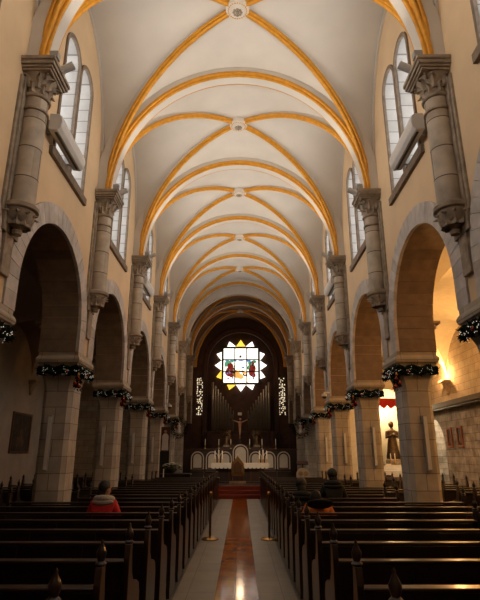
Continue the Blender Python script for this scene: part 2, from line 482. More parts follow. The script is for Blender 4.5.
for side in (-1, 1):
    for k in range(-3, 5):
        loc = (side*XW, YK[k]+B/2, 0); rz = 0 if side < 0 else PI
        if not u: w0.location = loc; w0.rotation_euler.z = rz; u = True
        else:
            n += 1; c = copy_tree(w0, loc, rz=rz, cache=wk); c.name = f'window_{n}'

# ------------------------------------------------------------------ vaults
def vault(cx, cy, a, b, s, R, mb, n=14):
    P = {}
    idx = {}
    o = len(mb.v); vs = []; fs = []
    N2 = 2*n
    for i in range(N2+1):
        u_ = (i-n)/n*PI/2
        for j in range(N2+1):
            v_ = (j-n)/n*PI/2
            vs.append((cx+a*math.sin(u_), cy+b*math.sin(v_), s+R*max(math.cos(u_), math.cos(v_))))
    for i in range(N2):
        for j in range(N2):
            q = [i*(N2+1)+j, (i+1)*(N2+1)+j, (i+1)*(N2+1)+j+1, i*(N2+1)+j+1]
            if (i < n) == (j < n): fs += [(q[0], q[1], q[2]), (q[0], q[2], q[3])]
            else: fs += [(q[0], q[1], q[3]), (q[1], q[2], q[3])]
    mb.add(vs, fs)
mb = MB()
for k in range(-3, 5): vault(0, YK[k]+B/2, AV, B/2, ZS, RV, mb, 16)
o = struct(mb.build('ceiling', plaster, smooth=30))
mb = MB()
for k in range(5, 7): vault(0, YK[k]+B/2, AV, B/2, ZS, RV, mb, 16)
struct(mb.build('ceiling_chancel_vault', shadedpl, smooth=30))
for side, sn in ((-1, 'left'), (1, 'right')):
    mb = MB()
    xc = side*(XO+XA)/2
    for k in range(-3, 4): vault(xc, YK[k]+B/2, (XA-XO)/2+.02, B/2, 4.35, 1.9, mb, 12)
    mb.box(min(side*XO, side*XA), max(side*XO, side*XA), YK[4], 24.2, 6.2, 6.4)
    struct(mb.build('ceiling_'+sn, nichew if side > 0 else mat('shaded_aisle_plaster', (.26, .19, .14), .85, var=.1), smooth=30))  # left vault plaster darkened, aisle shade put into its colour
mb = MB()
mb.box(-XO, XO, YBACK, YEND, 11.55, 11.7)
struct(mb.build('ceiling_roof', woodd))

# ribs
def tpts(a, R, n=40, y=0, b=0):
    out = []
    for i in range(n+1):
        t = -PI/2+PI*i/n
        P = Vector((a*math.sin(t), b*math.sin(t), ZS+R*math.cos(t)))
        T = Vector((a*math.cos(t), b*math.cos(t), -R*math.sin(t))).normalized()
        H = Vector((a, b, 0)).normalized(); S = Vector((-H.y, H.x, 0))
        Nn = T.cross(S)
        if Nn.dot(Vector((math.sin(t), 0, math.cos(t)+.01))) < 0: Nn = -Nn
        out.append((P, S, Nn))
    return out
def lobe(c, r, n0, k=5):  # semi circle bulging towards -n
    return [(c-r*math.cos(PI*i/k), n0-r*math.sin(PI*i/k)) for i in range(k+1)]
def make_transverse():
    t = thing('transverse_arch', '', 'vault rib')
    fr = tpts(3.10, RV-.26)
    MB().sweep(fr, [(-.12, 0), (.12, 0), (.12, .10), (.20, .12), (.20, .42), (-.20, .42), (-.20, .12), (-.12, .10)]).build('band', plaster, t, smooth=True)
    for s in (-1, 1):
        c = s*.135
        pr = lobe(c, .032, .03)+[(c+.032, .09), (c-.032, .09)]
        MB().sweep(fr, pr).build('gold_moulding', gold, t, smooth=True)
        c = s*.185
        pr = lobe(c, .030, .085)+[(c+.030, .13), (c-.030, .13)]
        MB().sweep(fr, pr).build('side_roll', gold, t, smooth=True)
    return t
tr0 = make_transverse(); tk = kids(tr0); u = False
for k in range(0, 7):
    place(tr0, u, (0, YK[k], 0), f'cream transverse vault arch with gold edges, {ORD[k]} from the near end', 'transverse arches of the nave vault', tk); u = True
def diag_mesh(sgn):
    fr = tpts(3.16, RV-.13, 40, 0, sgn*1.96)
    mb = MB()
    pr = [(-.085, .10)]+lobe(-.062, .023, .055, 4)+lobe(0, .040, .025, 6)+lobe(.062, .023, .055, 4)+[(.085, .10)]
    mb.sweep(fr, pr)
    return mb
dg = {}
for k in range(-1, 7):
    for sgn, nm in ((1, 'near left'), (-1, 'near right')):
        lab = f'gold diagonal rib springing from {nm} corner of the {ORD[k+1]} vault bay'
        if sgn not in dg:
            dg[sgn] = diag_mesh(sgn).build('diagonal_rib', gold, smooth=True); c = dg[sgn]
        else: c = dg[sgn].copy(); C.objects.link(c)
        c.location = (0, YK[k]+B/2, 0); tag(c, lab, 'vault rib', 'gold diagonal ribs of the nave vault')
        if ('stem', sgn) not in dg:
            ms = MB(); ms.sweep(tpts(3.16, RV-.13, 40, 0, sgn*1.96), [(-.05, .10), (.05, .10), (.05, .36), (-.05, .36)]); dg[('stem', sgn)] = ms.build('rib_stem', plaster, c, smooth=True)
        else:
            e = dg[('stem', sgn)].copy(); C.objects.link(e); e.parent = c
# bosses
t = thing('ceiling_boss', '', 'boss')
mb = MB(); zt = ZS+RV-.10
mb.lathe([(.02, -.10), (.13, -.10), (.15, -.09), (.17, -.06), (.25, -.05), (.27, -.02), (.27, .12)], (0, 0, zt), 24); mb.build('disc', whitepl, t, smooth=True)
mb = MB()
for i in range(8):
    a = 2*PI*i/8; mb.ball((.085*math.cos(a), .085*math.sin(a), zt-.10), .035, 8, 6, (1, 1, .6))
mb.ball((0, 0, zt-.10), .05, 10, 6, (1, 1, .7)); mb.build('rosette', stone, t, smooth=True)
mb = MB()
for i in range(24):
    a = 2*PI*i/24; mb.ball((.21*math.cos(a), .21*math.sin(a), zt-.055), .018, 6, 4)
mb.build('beaded_ring', gold, t, smooth=True)
bk = kids(t); u = False
for k in range(0, 7):
    place(t, u, (0, YK[k]+B/2, 0), f'round carved white boss where gold ribs cross, {ORD[k]} visible from the near end', 'carved bosses at the vault crown', bk); u = True
ca = thing('chancel_arch', 'deep cream arch with gold edge where the bright nave vault meets the dark chancel', 'arch', (0, YK[5]+.42, 0))
frc = tpts(2.98, RV-.72)
MB().sweep(frc, [(-.16, 0), (.2, 0), (.2, .8), (-.16, .8)]).build('band', plaster, ca, smooth=True)
MB().sweep(frc, lobe(.17, .04, .02)+[(.21, .08), (.13, .08)]).build('gold_moulding', gold, ca, smooth=True)
# wall ribs (thin mouldings on the lunettes)
n = 3
for side in (-1, 1):
    for k in range(-1, 5):
        fr = []
        for i in range(33):
            t_ = -PI/2+PI*i/32
            P = Vector((side*(XW-.0), (B/2-.04)*math.sin(t_), ZS+(RV-.05)*math.cos(t_)))
            T = Vector((0, 2*math.cos(t_), -RV*math.sin(t_))).normalized(); S = Vector((-side, 0, 0)); fr.append((P, S, T.cross(S)))
        mb = MB(); mb.sweep(fr, [(0, -.03), (.04, -.03), (.05, 0), (.04, .03), (0, .03)])
        o = struct(mb.build(f'trim_{n}', plaster, smooth=True)); o.location = (0, YK[k]+B/2, 0); n += 1

# ------------------------------------------------------------------ floor
mb = MB(); mb.box(-XA-.3, XA+2.4, YBACK, YEND+3, -.1, 0); struct(mb.build('floor', floorm))
mb = MB(); mb.box(-.76, .76, YBACK, 21.4, 0, .006); struct(mb.build('floor_aisle', aislegloss))
mb = MB(); mb.box(-.25, .29, YBACK, 21.4, .006, .010); struct(mb.build('floor_strip', redmarble))
# back wall
mb = MB(); mb.box(-XA-.3, XA+.4, YBACK-.3, YBACK, 0, 11.7); struct(mb.build('wall_back', wallpl))

# ------------------------------------------------------------------ aisle end walls, chancel
mb = MB(); mb.plate([[(-XA-.3, 0), (-XO, 0), (-XO, 7), (-XA-.3, 7)]], lambda u, v, t: (u, t, v), 24.2, 24.5); struct(mb.build('wall_left_end', aislest))
NX, NHW, NZ = 7.0, 1.0, 3.7
lo = [(XO, 0), (NX-NHW, 0), (NX-NHW, NZ)]+arc(NX, NZ, NHW, PI, 0, 16)+[(NX+NHW, 0), (XA+.4, 0), (XA+.4, 7), (XO, 7)]
mb = MB(); mb.plate([lo], lambda u, v, t: (u, t, v), 24.2, 24.5); struct(mb.build('wall_right_end', nichew))
mb = MB()
fr = []
for i in range(17):
    a = PI*i/16
    fr.append((NX-1.15*math.cos(a), 24.5+1.15*math.sin(a)))
mb.plate([fr+[(p[0]+(p[0]-NX)*.15, p[1]+(p[1]-24.5)*.15) for p in reversed(fr)]], lambda u, v, t: (u, v, t), 0, 4.9)
mb.box(NX-1.4, NX+1.4, 24.45, 25.9, 4.85, 5.0)
struct(mb.build('wall_niche', nichew))
# chancel: side walls of the sanctuary beyond the aisles
for side, sn in ((-1, 'left'), (1, 'right')):
    mb = MB(); mb.box(min(side*XO, side*(XO+2.2)), max(side*XO, side*(XO+2.2)), YEND-.2, YEND, 0, 6.4)
    mb.box(min(side*(XO+2.2), side*(XO+2.4)), max(side*(XO+2.2), side*(XO+2.4)), 24.5, YEND, 0, 6.4)
    mb.box(min(side*XO, side*(XO+2.4)), max(side*XO, side*(XO+2.4)), 24.5, YEND, 6.3, 6.45)
    struct(mb.build(f'wall_{sn}_chancel', endwall))
# end wall with arched recess and window openings
WZ = 8.0; WXc = .05; YE = YEND+.15
rec = [(-2.4+WXc, 2.2), (2.4+WXc, 2.2)]+arc(WXc, WZ-.0, 2.4, 0, PI, 24)
def slit(cx): return [(cx-.26, 4.35), (cx+.26, 4.35)]+arc(cx, 6.98, .26, 0, PI, 8)
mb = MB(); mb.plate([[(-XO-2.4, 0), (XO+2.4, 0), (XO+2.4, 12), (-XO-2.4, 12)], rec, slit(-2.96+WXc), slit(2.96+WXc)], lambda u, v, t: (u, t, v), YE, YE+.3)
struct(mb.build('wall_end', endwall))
sq = 1.27
stp = []
mb = MB(); mb.plate([[(-2.8, 2), (3.0, 2), (3.0, 10.8), (-2.8, 10.8)]], lambda u, v, t: (u, t, v), YE+.55, YE+.75)
struct(mb.build('wall_recess', endwall))
# vault of last little bay
mb = MB()
fr = []
for i in range(33):
    t_ = -PI/2+PI*i/32; fr.append((Vector((XW*math.sin(t_), 0, ZS+RV*math.cos(t_))), Vector((0, 1, 0)), Vector((math.sin(t_), 0, math.cos(t_)))))
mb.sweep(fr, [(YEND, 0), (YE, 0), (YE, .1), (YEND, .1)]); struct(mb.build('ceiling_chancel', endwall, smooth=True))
for side, sn in ((-1, 'left'), (1, 'right')):
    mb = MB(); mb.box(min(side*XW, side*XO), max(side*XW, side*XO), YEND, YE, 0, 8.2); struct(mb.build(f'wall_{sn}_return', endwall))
mb = MB()
fr = []
for i in range(31):
    t_ = -PI/2+PI*i/30; fr.append((Vector((WXc+2.4*math.sin(t_), YE-.03, WZ+2.4*math.cos(t_))), Vector((0, 1, 0)), Vector((math.sin(t_), 0, math.cos(t_)))))
fr = [(Vector((WXc-2.4, YE-.03, 2.6)), Vector((0, 1, 0)), Vector((-1, 0, 0)))]+fr+[(Vector((WXc+2.4, YE-.03, 2.6)), Vector((0, 1, 0)), Vector((1, 0, 0)))]
mb.sweep(fr, [(-.08, .0), (.03, .0), (.03, .3), (-.03, .34), (-.08, .3)]); struct(mb.build('trim_1', woodr, smooth=True))

# big stained glass window
w = bpy.data.objects.new('window_30', None); C.objects.link(w); w['kind'] = 'structure'; w.location = (WXc, YE+.5, WZ)
def P2(pts, d0=-.05, d1=0.): 
    m = MB(); m.plate([pts], lambda u, v, t: (u, t, v), d0, d1); return m
S = sq
fm = MB(); fm.plate([[(-S-.13, -S-.13), (S+.13, -S-.13), (S+.13, S+.13), (-S-.13, S+.13)], [(-S, -S), (S, -S), (S, S), (-S, S)]], lambda u, v, t: (u, t, v), -.14, .02)
fm.build('window_frame', black, w)
P2([(-S, -S), (S, -S), (S, S), (-S, S)]).build('pane', glasswhite, w)
lb = MB()
for x in (-S/3-.02, S/3+.02): lb.box(x-.04, x+.04, -.085, -.05, -S, S)
for z in (S*.34, -S*.36): lb.box(-S, S, -.085, -.05, z-.04, z+.04)
lb.build('lead_bars', black, w)
def blob(cx, cz, rx, rz_, seed, n=11, jag=.25):
    rr = random.Random(seed)
    return [(cx+rx*math.cos(2*PI*i/n)*(1-jag*rr.random()), cz+rz_*math.sin(2*PI*i/n)*(1-jag*rr.random())) for i in range(n)]
def glassbits(name, m, items, d=-.065):
    mb = MB()
    for i, (cx, cz, rx, rz_) in enumerate(items):
        cx, cz, rx, rz_ = cx*1.09, cz*1.09, rx*1.3, rz_*1.25
        mb.plate([blob(cx, cz, rx, rz_, hash((round(cx*100), round(cz*100))) % 999)], lambda u, v, t: (u, t, v), d-.003*(i % 4), d+.012)
    return mb.build(name, m, w)
glassbits('glass_figures', glassred, [(-.80, .02, .12, .22), (-.68, -.25, .2, .25), (.80, -.2, .2, .25), (.70, .1, .12, .16), (-.72, -.05, .19, .28), (-.78, -.42, .26, .33), (-.62, -.62, .18, .2), (.78, .0, .17, .33), (.74, -.40, .22, .38), (.86, -.65, .14, .16)])
glassbits('glass_foliage', glassgreen, [(-.88, .22, .18, .14), (-.60, .30, .14, .12), (-1.0, .05, .12, .16), (.62, .15, .14, .16), (.92, .25, .16, .10), (.55, -.15, .10, .16), (-.45, -.30, .08, .12)], -.068)
glassbits('glass_sky', glassblue, [(-.40, .36, .16, .07), (0, .36, .2, .06), (.52, .33, .16, .07), (-1.0, .38, .13, .06), (.14, -.15, .12, .06)], -.071)
glassbits('glass_robes', glassorange, [(-.26, -.62, .22, .22), (-.05, -.75, .2, .18), (-.30, -.40, .12, .10), (.24, -.48, .18, .09)], -.073)
glassbits('glass_details', black, [(-.1, -.38, .10, .05), (.12, -.40, .14, .06), (.20, -.60, .06, .1), (-.02, .62, .09, .05), (.3, -.70, .1, .04), (-.05, .60, .05, .12)], -.075)
rg = random.Random(17)
for gi, (nm_, gm_) in enumerate((('glass_shards', glassgreen), ('glass_shards', glassblue), ('glass_shards', glassred), ('glass_shards', glassorange), ('glass_shards', black))):
    it = []
    for q in range(14 if gi < 4 else 18):
        sx = rg.choice((-1, 1)); cx_ = sx*rg.uniform(.35, .98) if gi != 3 else rg.uniform(-.5, .5); it.append((cx_, rg.uniform(-.95, .30) if gi != 3 else rg.uniform(-.95, -.35), rg.uniform(.02, .055), rg.uniform(.02, .07)))
    glassbits(nm_, gm_, it, -.078-.002*gi)
# star points: three panes on every side
def star(side):
    out = []
    for c, lean, h in ((-.73, -.10, .37), (0, 0, .50), (.73, .10, .37)):
        hw = .355
        pts = [(c-hw, S+.15), (c+hw, S+.15), (c+lean+.0, S+.15+h)] if c == 0 else \
            ([(c-hw+.08, S+.15), (c+hw, S+.15), (c+.12, S+.15+h*.55), (c-.12, S+.15+h)] if c < 0 else [(c-hw, S+.15), (c+hw-.08, S+.15), (c+.12, S+.15+h), (c-.12, S+.15+h*.55)])
        R = Matrix.Rotation(side*PI/2, 2)
        out.append([tuple(R @ Vector(p)) for p in pts])
    return out
for sd in range(4):
    for j, pts in enumerate(star(sd)):
        m = glassyellow if (sd, j) in ((0, 1), (1, 0), (2, 2)) else glasswhite
        P2(pts, -.10, -.02).build('star_pane', m, w)
# slit windows
for i, cx in enumerate((-2.96+WXc, 2.96+WXc)):
    w2 = bpy.data.objects.new(f'window_{31+i}', None); C.objects.link(w2); w2['kind'] = 'structure'; w2.location = (cx, YE+.15, 0)
    mb = MB(); mb.plate([[(-.26, 4.35), (.26, 4.35)]+arc(0, 6.98, .26, 0, PI, 8)], lambda u, v, t: (u, t, v), 0, .03); mb.build('leading', black, w2)
    rr = random.Random(5+i); mb = MB()
    for z in range(20):
        for x in range(4):
            if rr.random() < .38: continue
            cxx = -.18+.12*x+rr.uniform(-.03, .03); cz = 4.44+z*.134+rr.uniform(-.03, .03)
            mb.plate([blob(cxx, cz, .062, .07, rr.randint(0, 999), 6, .45)], lambda u, v, t: (u, t, v), -.012, .0)
    mb.build('pane', emis('slit_glass%d' % i, (1., .86, .62), 1.1, var=.75, scale=9), w2)

# ------------------------------------------------------------------ organ
og = thing('pipe_organ', 'pipe organ with dark case and two V-shaped ranks of metal pipes below the star window', 'organ', (WXc, YE-1.0, .45)); og.scale = (1.1, 1.1, 1.07)
ZO = 2.5
mb = MB(); mb.box(-2.1, 2.1, 0, .8, 0, ZO); mb.box(-2.2, 2.2, -.06, .86, ZO, ZO+.1)
for x in (-1.95, -1.3, -.65, .65, 1.3, 1.95): mb.box(x-.06, x+.06, -.03, 0, .1, ZO)
mb.box(-1.9, 1.9, -.03, 0, 1.2, 1.3); mb.build('case', woodr, og, bevel=.015)
for s in (-1, 1):
    for i in range(9):
        x = s*(.48+.165*i); h = 1.05+.23*i; r = .042+.003*i
        mb = MB(); mb.lathe([(.015, ZO+.1), (r, ZO+.32), (r, ZO+.36), (r, ZO+.36+h), (r*.8, ZO+.36+h)], (x, .3, 0), 12)
        mb.build('organ_pipe', pipem, og, smooth=True)
    for i in range(8):
        x = s*(.56+.165*i); h = .85+.2*i
        mb = MB(); mb.lathe([(.015, ZO+.1), (.03, ZO+.28), (.03, ZO+.36+h), (.022, ZO+.36+h)], (x, .5, 0), 10)
        mb.build('organ_pipe', pipem, og, smooth=True)

# ------------------------------------------------------------------ sanctuary
mb = MB(); mb.box(-XW-.0, XW+.0, 22.35, YE, 0, .45); struct(mb.build('floor_sanctuary', floorm))
st = thing('sanctuary_steps', 'short flight of red carpeted steps at the end of the central aisle', 'steps', (.03, 21.4, 0))
for i in range(3):
    mb = MB(); mb.box(-.92, .92, i*.32, .95, i*.15, (i+1)*.15-.0); mb.build('step', redcarpet, st, bevel=.015)
# altar
al = thing('altar', 'dark altar table behind the throne at the centre of the sanctuary', 'altar', (0.02, 24.5, .45))
mb = MB(); mb.box(-1.2, 1.2, -.35, .35, 0, .08); mb.box(-1.1, 1.1, -.28, .28, .08, .78)
mb.build('body', woodd, al, bevel=.02)
for i in range(5):
    x = -1.0+.5*i; mb = MB(); mb.box(x-.04, x+.04, -.31, -.27, .08, .78); mb.build('pilaster', woodr, al)
mb = MB(); mb.box(-1.3, 1.3, -.4, .4, .78, .86); mb.build('mensa', stone, al, bevel=.01)
ac = MB()
ac.box(-1.31, 1.31, -.41, .41, .862, .872)
sc = []
n_ = 14
for i in range(n_):
    x0 = -1.31+2.62*i/n_; x1 = x0+2.62/n_
    sc.append([(x0, .868), (x0, .70)]+[(x0+(x1-x0)*(.5-.5*math.cos(PI*j/6)), .70-.07*math.sin(PI*j/6)) for j in range(1, 6)]+[(x1, .70), (x1, .868)])
for p in sc: ac.plate([p], lambda u, v, t: (u, t, v), -.425, -.412)
for xs in (-1.32, 1.31): ac.box(xs, xs+.01, -.41, .41, .66, .868)
o = ac.build('altar_cloth', cloth); o.location = (.02, 24.5, .45); tag(o, 'white scalloped cloth draped over the altar top', 'cloth')
# throne chair in front of altar
tc_ = thing('throne_chair', 'carved gilded throne chair with pointed back in front of the altar', 'chair', (-.08, 23.3, .45))
mb = MB(); mb.plate([[(-.26, .35), (.26, .35), (.28, .85), (.16, 1.0), (.06, 1.12), (0, 1.2), (-.06, 1.12), (-.16, 1.0), (-.28, .85)]], lambda u, v, t: (u, t, v), -.03, .03)
bk_ = mb.build('backrest', gilt, tc_, bevel=.01)
mb = MB(); mb.plate([[(-.17, .45), (.17, .45), (.19, .8), (0, .98), (-.19, .8)]], lambda u, v, t: (u, t, v), -.05, -.03); mb.build('back_cushion', framew, bk_)
mb = MB(); mb.box(-.28, .28, -.02, .5, .38, .46); mb.build('seat', bronze, tc_, bevel=.015)
for sx in (-1, 1):
    for yy in (0, .46):
        mb = MB(); mb.lathe([(.03, 0), (.035, .04), (.02, .08), (.028, .2), (.02, .3), (.03, .38)], (sx*.25, yy, 0), 10); mb.build('leg', bronze, tc_, smooth=True)
    mb = MB(); mb.tube([(sx*.27, 0, .72), (sx*.28, .2, .73), (sx*.28, .42, .7), (sx*.28, .46, .6), (sx*.27, .45, .42)], .022, 8); mb.build('armrest', gilt, tc_, smooth=True)
mb = MB()
for (x, z) in ((0, 1.23), (-.28, .88), (.28, .88)): mb.ball((x, 0, z), .03, 8, 6)
mb.build('finials', goldm, tc_, smooth=True)
mb = MB(); mb.box(-.34, .34, -.1, .55, -.0, .03); 
# footstep platform under throne
mb = MB(); mb.box(-.36, .36, -.12, .0, 0, .14); mb.build('foot_panel', stone, tc_)
# altar candles
def candle_thing(x, y, z, h, label, group, holder=.16, r=.022):
    t = thing('candle', label, 'candle', (x, y, z), group)
    mb = MB(); mb.lathe([(.055, 0), (.055, .012), (.02, .03), (.014, holder*.5), (.03, holder*.55), (.014, holder*.65), (.035, holder-.01), (.035, holder)], (0, 0, 0), 12)
    mb.build('candlestick', goldm, t, smooth=True)
    mb = MB(); mb.lathe([(r, holder), (r, holder+h), (.004, holder+h+.005), (.003, holder+h+.03)], (0, 0, 0), 10); mb.build('wax_stick', wax, t, smooth=True)
    return t
pos3 = ['left', 'middle', 'right']
for g, (gx, gn) in enumerate(((-1.08, 'left'), (1.0, 'right'))):
    for j in range(3):
        candle_thing(gx+.17*j-.07+(0 if g == 0 else .0)-.0, 24.5+(.08 if j == 1 else 0), .45+.872, .36+.05*(j == 1), f'white candle, {pos3[j]} one of the trio at the {gn} end of the altar', 'candles on the altar', holder=.18, r=.026)
# choir stalls with arched white panels
YS = 27.6
stall_x = [-2.22, -1.44, -.76, .04, .84, 1.54, 2.30]
names = ['far left', 'second from left', 'third from left', 'tall central', 'third from right', 'second from right', 'far right']
def stall(hw, z0, z1):
    t = thing('choir_stall', '', 'stall')
    mb = MB()
    def ap(h, a, b): return [(-h, a), (h, a)]+arc(0, b-h, h, 0, PI, 16)
    mb.plate([ap(hw+.05, z0, z1+.05), ap(hw, z0+.01, z1)], lambda u, v, t_: (u, t_, v), -.08, -.02); mb.build('arched_frame', panelw, t)
    mb = MB(); mb.box(-hw-.09, hw+.09, .02, .06, 0, z1+.02); mb.build('board', woodd, t)
    mb = MB(); mb.plate([ap(hw, z0+.0, z1), ap(hw-.075, z0+.075, z1-.075)], lambda u, v, t_: (u, t_, v), -.06, -.03); mb.build('inner_moulding', woodr, t)
    mb = MB(); mb.plate([ap(hw, z0, z1)], lambda u, v, t_: (u, t_, v), -.03, .02); mb.build('back_panel', panelw, t)
    mb = MB(); mb.box(-hw-.05, hw+.05, -.5, -.08, .38, .44); mb.build('seat', woodd, t, bevel=.01)
    mb = MB(); mb.box(-hw-.08, hw+.08, -.45, -.08, 0, .38); mb.build('base', woodd, t)
    return t
s0 = stall(.29, .52, 1.36); sk = kids(s0); u = False
for i, x in enumerate(stall_x):
    if i == 3:
        s1 = stall(.36, .52, 1.72); s1.location = (x, YS, .45); s1['label'] = 'tallest choir stall with white arched back panel, directly behind the throne'; s1['group'] = 'choir stalls behind the altar'; continue
    place(s0, u, (x, YS, .45), f'choir stall with white round-arched back panel, {names[i]} behind the altar', 'choir stalls behind the altar', sk); u = True
# dark credenza behind stalls carrying tall candles and angels
cr_ = thing('retable', 'dark wooden ledge standing behind the row of choir stalls', 'shelf', (.05, 28.1, .45))
mb = MB(); mb.box(-3.0, 3.0, 0, .35, 0, 1.48); mb.build('body', woodd, cr_); mb = MB(); mb.box(-3.05, 3.05, -.05, .4, 1.48, 1.55); mb.build('shelf_top', woodr, cr_, bevel=.01)
for i, px in enumerate((205, 218.7, 230.8, 249.8, 262.2, 276)):
    x = (px-241.3)/523*28.2+.08
    candle_thing(x, 28.25, 2.0, .28, f'tall white candle on the ledge behind the stalls, {ORD[i]} from left', 'tall candles behind the choir stalls', holder=.22, r=.024)
# angel statues
def angel(name, label, loc, m, s=1., cat='statue', wings=True, group=None):
    t = thing(name, label, cat, loc, group)
    mb = MB(); mb.lathe([(.17*s, 0), (.18*s, .05*s), (.15*s, .2*s), (.12*s, .42*s), (.10*s, .5*s), (.13*s, .62*s), (.12*s, .68*s), (.05*s, .73*s), (.035*s, .76*s)], (0, 0, 0), 14, sy=.8)
    mb.ball((0, 0, .84*s), .068*s, 12, 8, (1, 1.05, 1.25)); mb.ball((0, -.07*s, .83*s), .014*s, 6, 4)
    for sx in (-1, 1): mb.tube([(sx*.11*s, 0, .66*s), (sx*.15*s, -.04*s, .52*s), (sx*.05*s, -.13*s, .56*s), (sx*.01*s, -.16*s, .6*s)], [.045*s, .04*s, .03*s, .022*s], 8)
    mb.build('robed_figure', m, t, smooth=True)
    if wings:
        for sx in (-1, 1):
            mb = MB(); mb.plate([[(sx*.03*s, .5*s), (sx*.12*s, .28*s), (sx*.24*s, .35*s), (sx*.27*s, .65*s), (sx*.22*s, .88*s), (sx*.12*s, .8*s), (sx*.04*s, .68*s)]], lambda u, v, t_: (u, .09*s+t_+abs(u)*.25, v), 0, .025*s)
            mb.build('wing', m, t)
    mb = MB(); mb.lathe([(.2*s, -.12*s), (.2*s, -.03*s), (.17*s, 0)], (0, 0, 0), 12); mb.build('plinth', stone, t)
    return t
for px, nm in ((226, 'left'), (257, 'right')):
    angel('angel_statue', f'small gilded winged angel statue, {nm} of the pair flanking the crucifix', ((px-241.3)/523*28.6+.08, 28.95, 2.17+.05), bronze, .95, group='gilded angels below the organ')
mb = MB(); mb.box(-1.3, 1.4, 28.7, 29.2, .45, 2.1); tag(mb.build('organ_console', woodd, bevel=.02), 'dark wooden cabinet in front of the organ carrying the angel statues', 'cabinet')
# crucifix
cz = thing('crucifix', 'crucifix with pale figure and small top plaque, hanging in front of the organ', 'crucifix', (0, 28.4, 3.0))
mb = MB(); mb.box(-.04, .04, 0, .05, -.75, 1.0); mb.box(-.52, .52, 0, .05, .52, .60); mb.build('cross', woodd, cz)
mb = MB(); mb.box(-.11, .11, -.025, 0, .78, .94); mb.build('plaque', cloth, cz)
mb = MB(); mb.tube([(0, -.06, -.45), (.01, -.08, -.2), (0, -.06, 0), (0, -.07, .18), (0, -.07, .38), (0, -.07, .46)], [.035, .045, .065, .075, .10, .04], 10)
mb.ball((.02, -.09, .56), .062, 10, 8, (1, 1, 1.2))
for sx in (-1, 1): mb.tube([(sx*.07, -.07, .40), (sx*.25, -.05, .46), (sx*.46, -.03, .56)], [.038, .028, .02], 8)
mb.build('figure', skin, cz, smooth=True)

# ------------------------------------------------------------------ lectern, banner, flowers
le = thing('lectern', 'white round-topped stone lectern with red-brown book rest, right of the steps', 'lectern', (2.72, 22.7, .45))
mb = MB(); mb.plate([[(-.28, 0), (.28, 0), (.27, .42)]+arc(0, .42, .27, 0, PI, 14)], lambda u, v, t: (u, t, v), -.15, .15); mb.build('body', panelw, le, bevel=.01)
mb = MB()
for (x, z) in ((-.11, .47), (.11, .47), (-.11, .24), (.11, .24)): mb.lathe([(.085, -.01), (.1, 0), (.085, .01), (.07, 0)], (0, 0, 0), 16, M=Matrix.Translation((x, -.155, z)) @ Matrix.Rotation(PI/2, 4, 'X'))
mb.build('relief_rings', stone, le)
mb = MB(); mb.box(-.02, .02, -.02, .02, .68, .85); mb.build('post', woodr, le)
mb = MB(); mb.box(-.24, .24, -.16, .16, -.02, .02, M=Matrix.Translation((0, 0, .9)) @ Matrix.Rotation(.35, 4, 'X')); mb.build('book_rest', woodr, le)

bn = thing('banner_stand', 'tall dark display stand with picture of a white-robed figure, left of the sanctuary', 'banner', (-3.02, 21.2, 0))
mb = MB(); mb.box(-.19, .19, -.08, .08, 0, 1.82, taper=0); mb.build('pedestal', black, bn, bevel=.01)
mb = MB(); mb.box(-.18, .18, -.03, .03, 1.82, 2.78); pn = mb.build('picture_panel', woodr, bn)
mb = MB()
mb.plate([[(-.14, 1.86), (.14, 1.86), (.12, 2.2), (.13, 2.42), (.06, 2.52), (-.06, 2.52), (-.13, 2.42), (-.12, 2.2)]], lambda u, v, t: (u, t, v), -.045, -.03)
mb.build('painted_robe', whitecl, pn)
mb = MB(); mb.plate([arc(0, 2.6, .06, 0, 2*PI-.4, 12)], lambda u, v, t: (u, t, v), -.047, -.03); mb.build('painted_head', skin, pn)

fs_ = thing('flower_arrangement', 'bowl of white flowers on the dark table left of the steps', 'flowers', (-2.72, 21.15, .98))
mb = MB(); mb.lathe([(.10, 0), (.2, .08), (.26, .18), (.25, .18), (.12, .05)], (0, 0, 0), 16); mb.build('bowl', bronze, fs_, smooth=True)
rr = random.Random(3); mb = MB(); m2 = MB()
for i in range(46):
    a = rr.uniform(0, 2*PI); q = rr.uniform(0, .36); z = .22+.20*(1-(q/.4)**2)*rr.uniform(.6, 1)
    c = Vector((q*math.cos(a)*1.15, q*math.sin(a)*.7, z))
    for p in range(5):
        b_ = 2*PI*p/5; mb.ball((c.x+.028*math.cos(b_), c.y+.028*math.sin(b_), c.z), .022, 6, 4, (1, 1, .5))
    m2.tube([(0, 0, .12), tuple(c)], .006, 4)
mb.build('blossoms', flower, fs_); 
for i in range(40):
    a = rr.uniform(0, 2*PI); q = rr.uniform(.15, .40); z = rr.uniform(.12, .3)
    m2.ball((q*math.cos(a)*1.1, q*math.sin(a)*.7, z), .05, 6, 4, (1, .6, .35))
m2.build('foliage', leaf, fs_)
tb = thing('flower_table', 'dark covered table beneath the white flowers', 'table', (-2.5, 21.15, 0))
mb = MB(); mb.box(-.62, .55, -.25, .25, .0, .92); mb.build('skirt', blackcoat, tb); mb = MB(); mb.box(-.66, .58, -.28, .28, .92, .98); mb.build('tabletop', woodd, tb, bevel=.01)
candle_thing(-2.97, 20.72, .0, .3, 'slim white candle on a low stand beside the banner', None, holder=.85, r=.02)

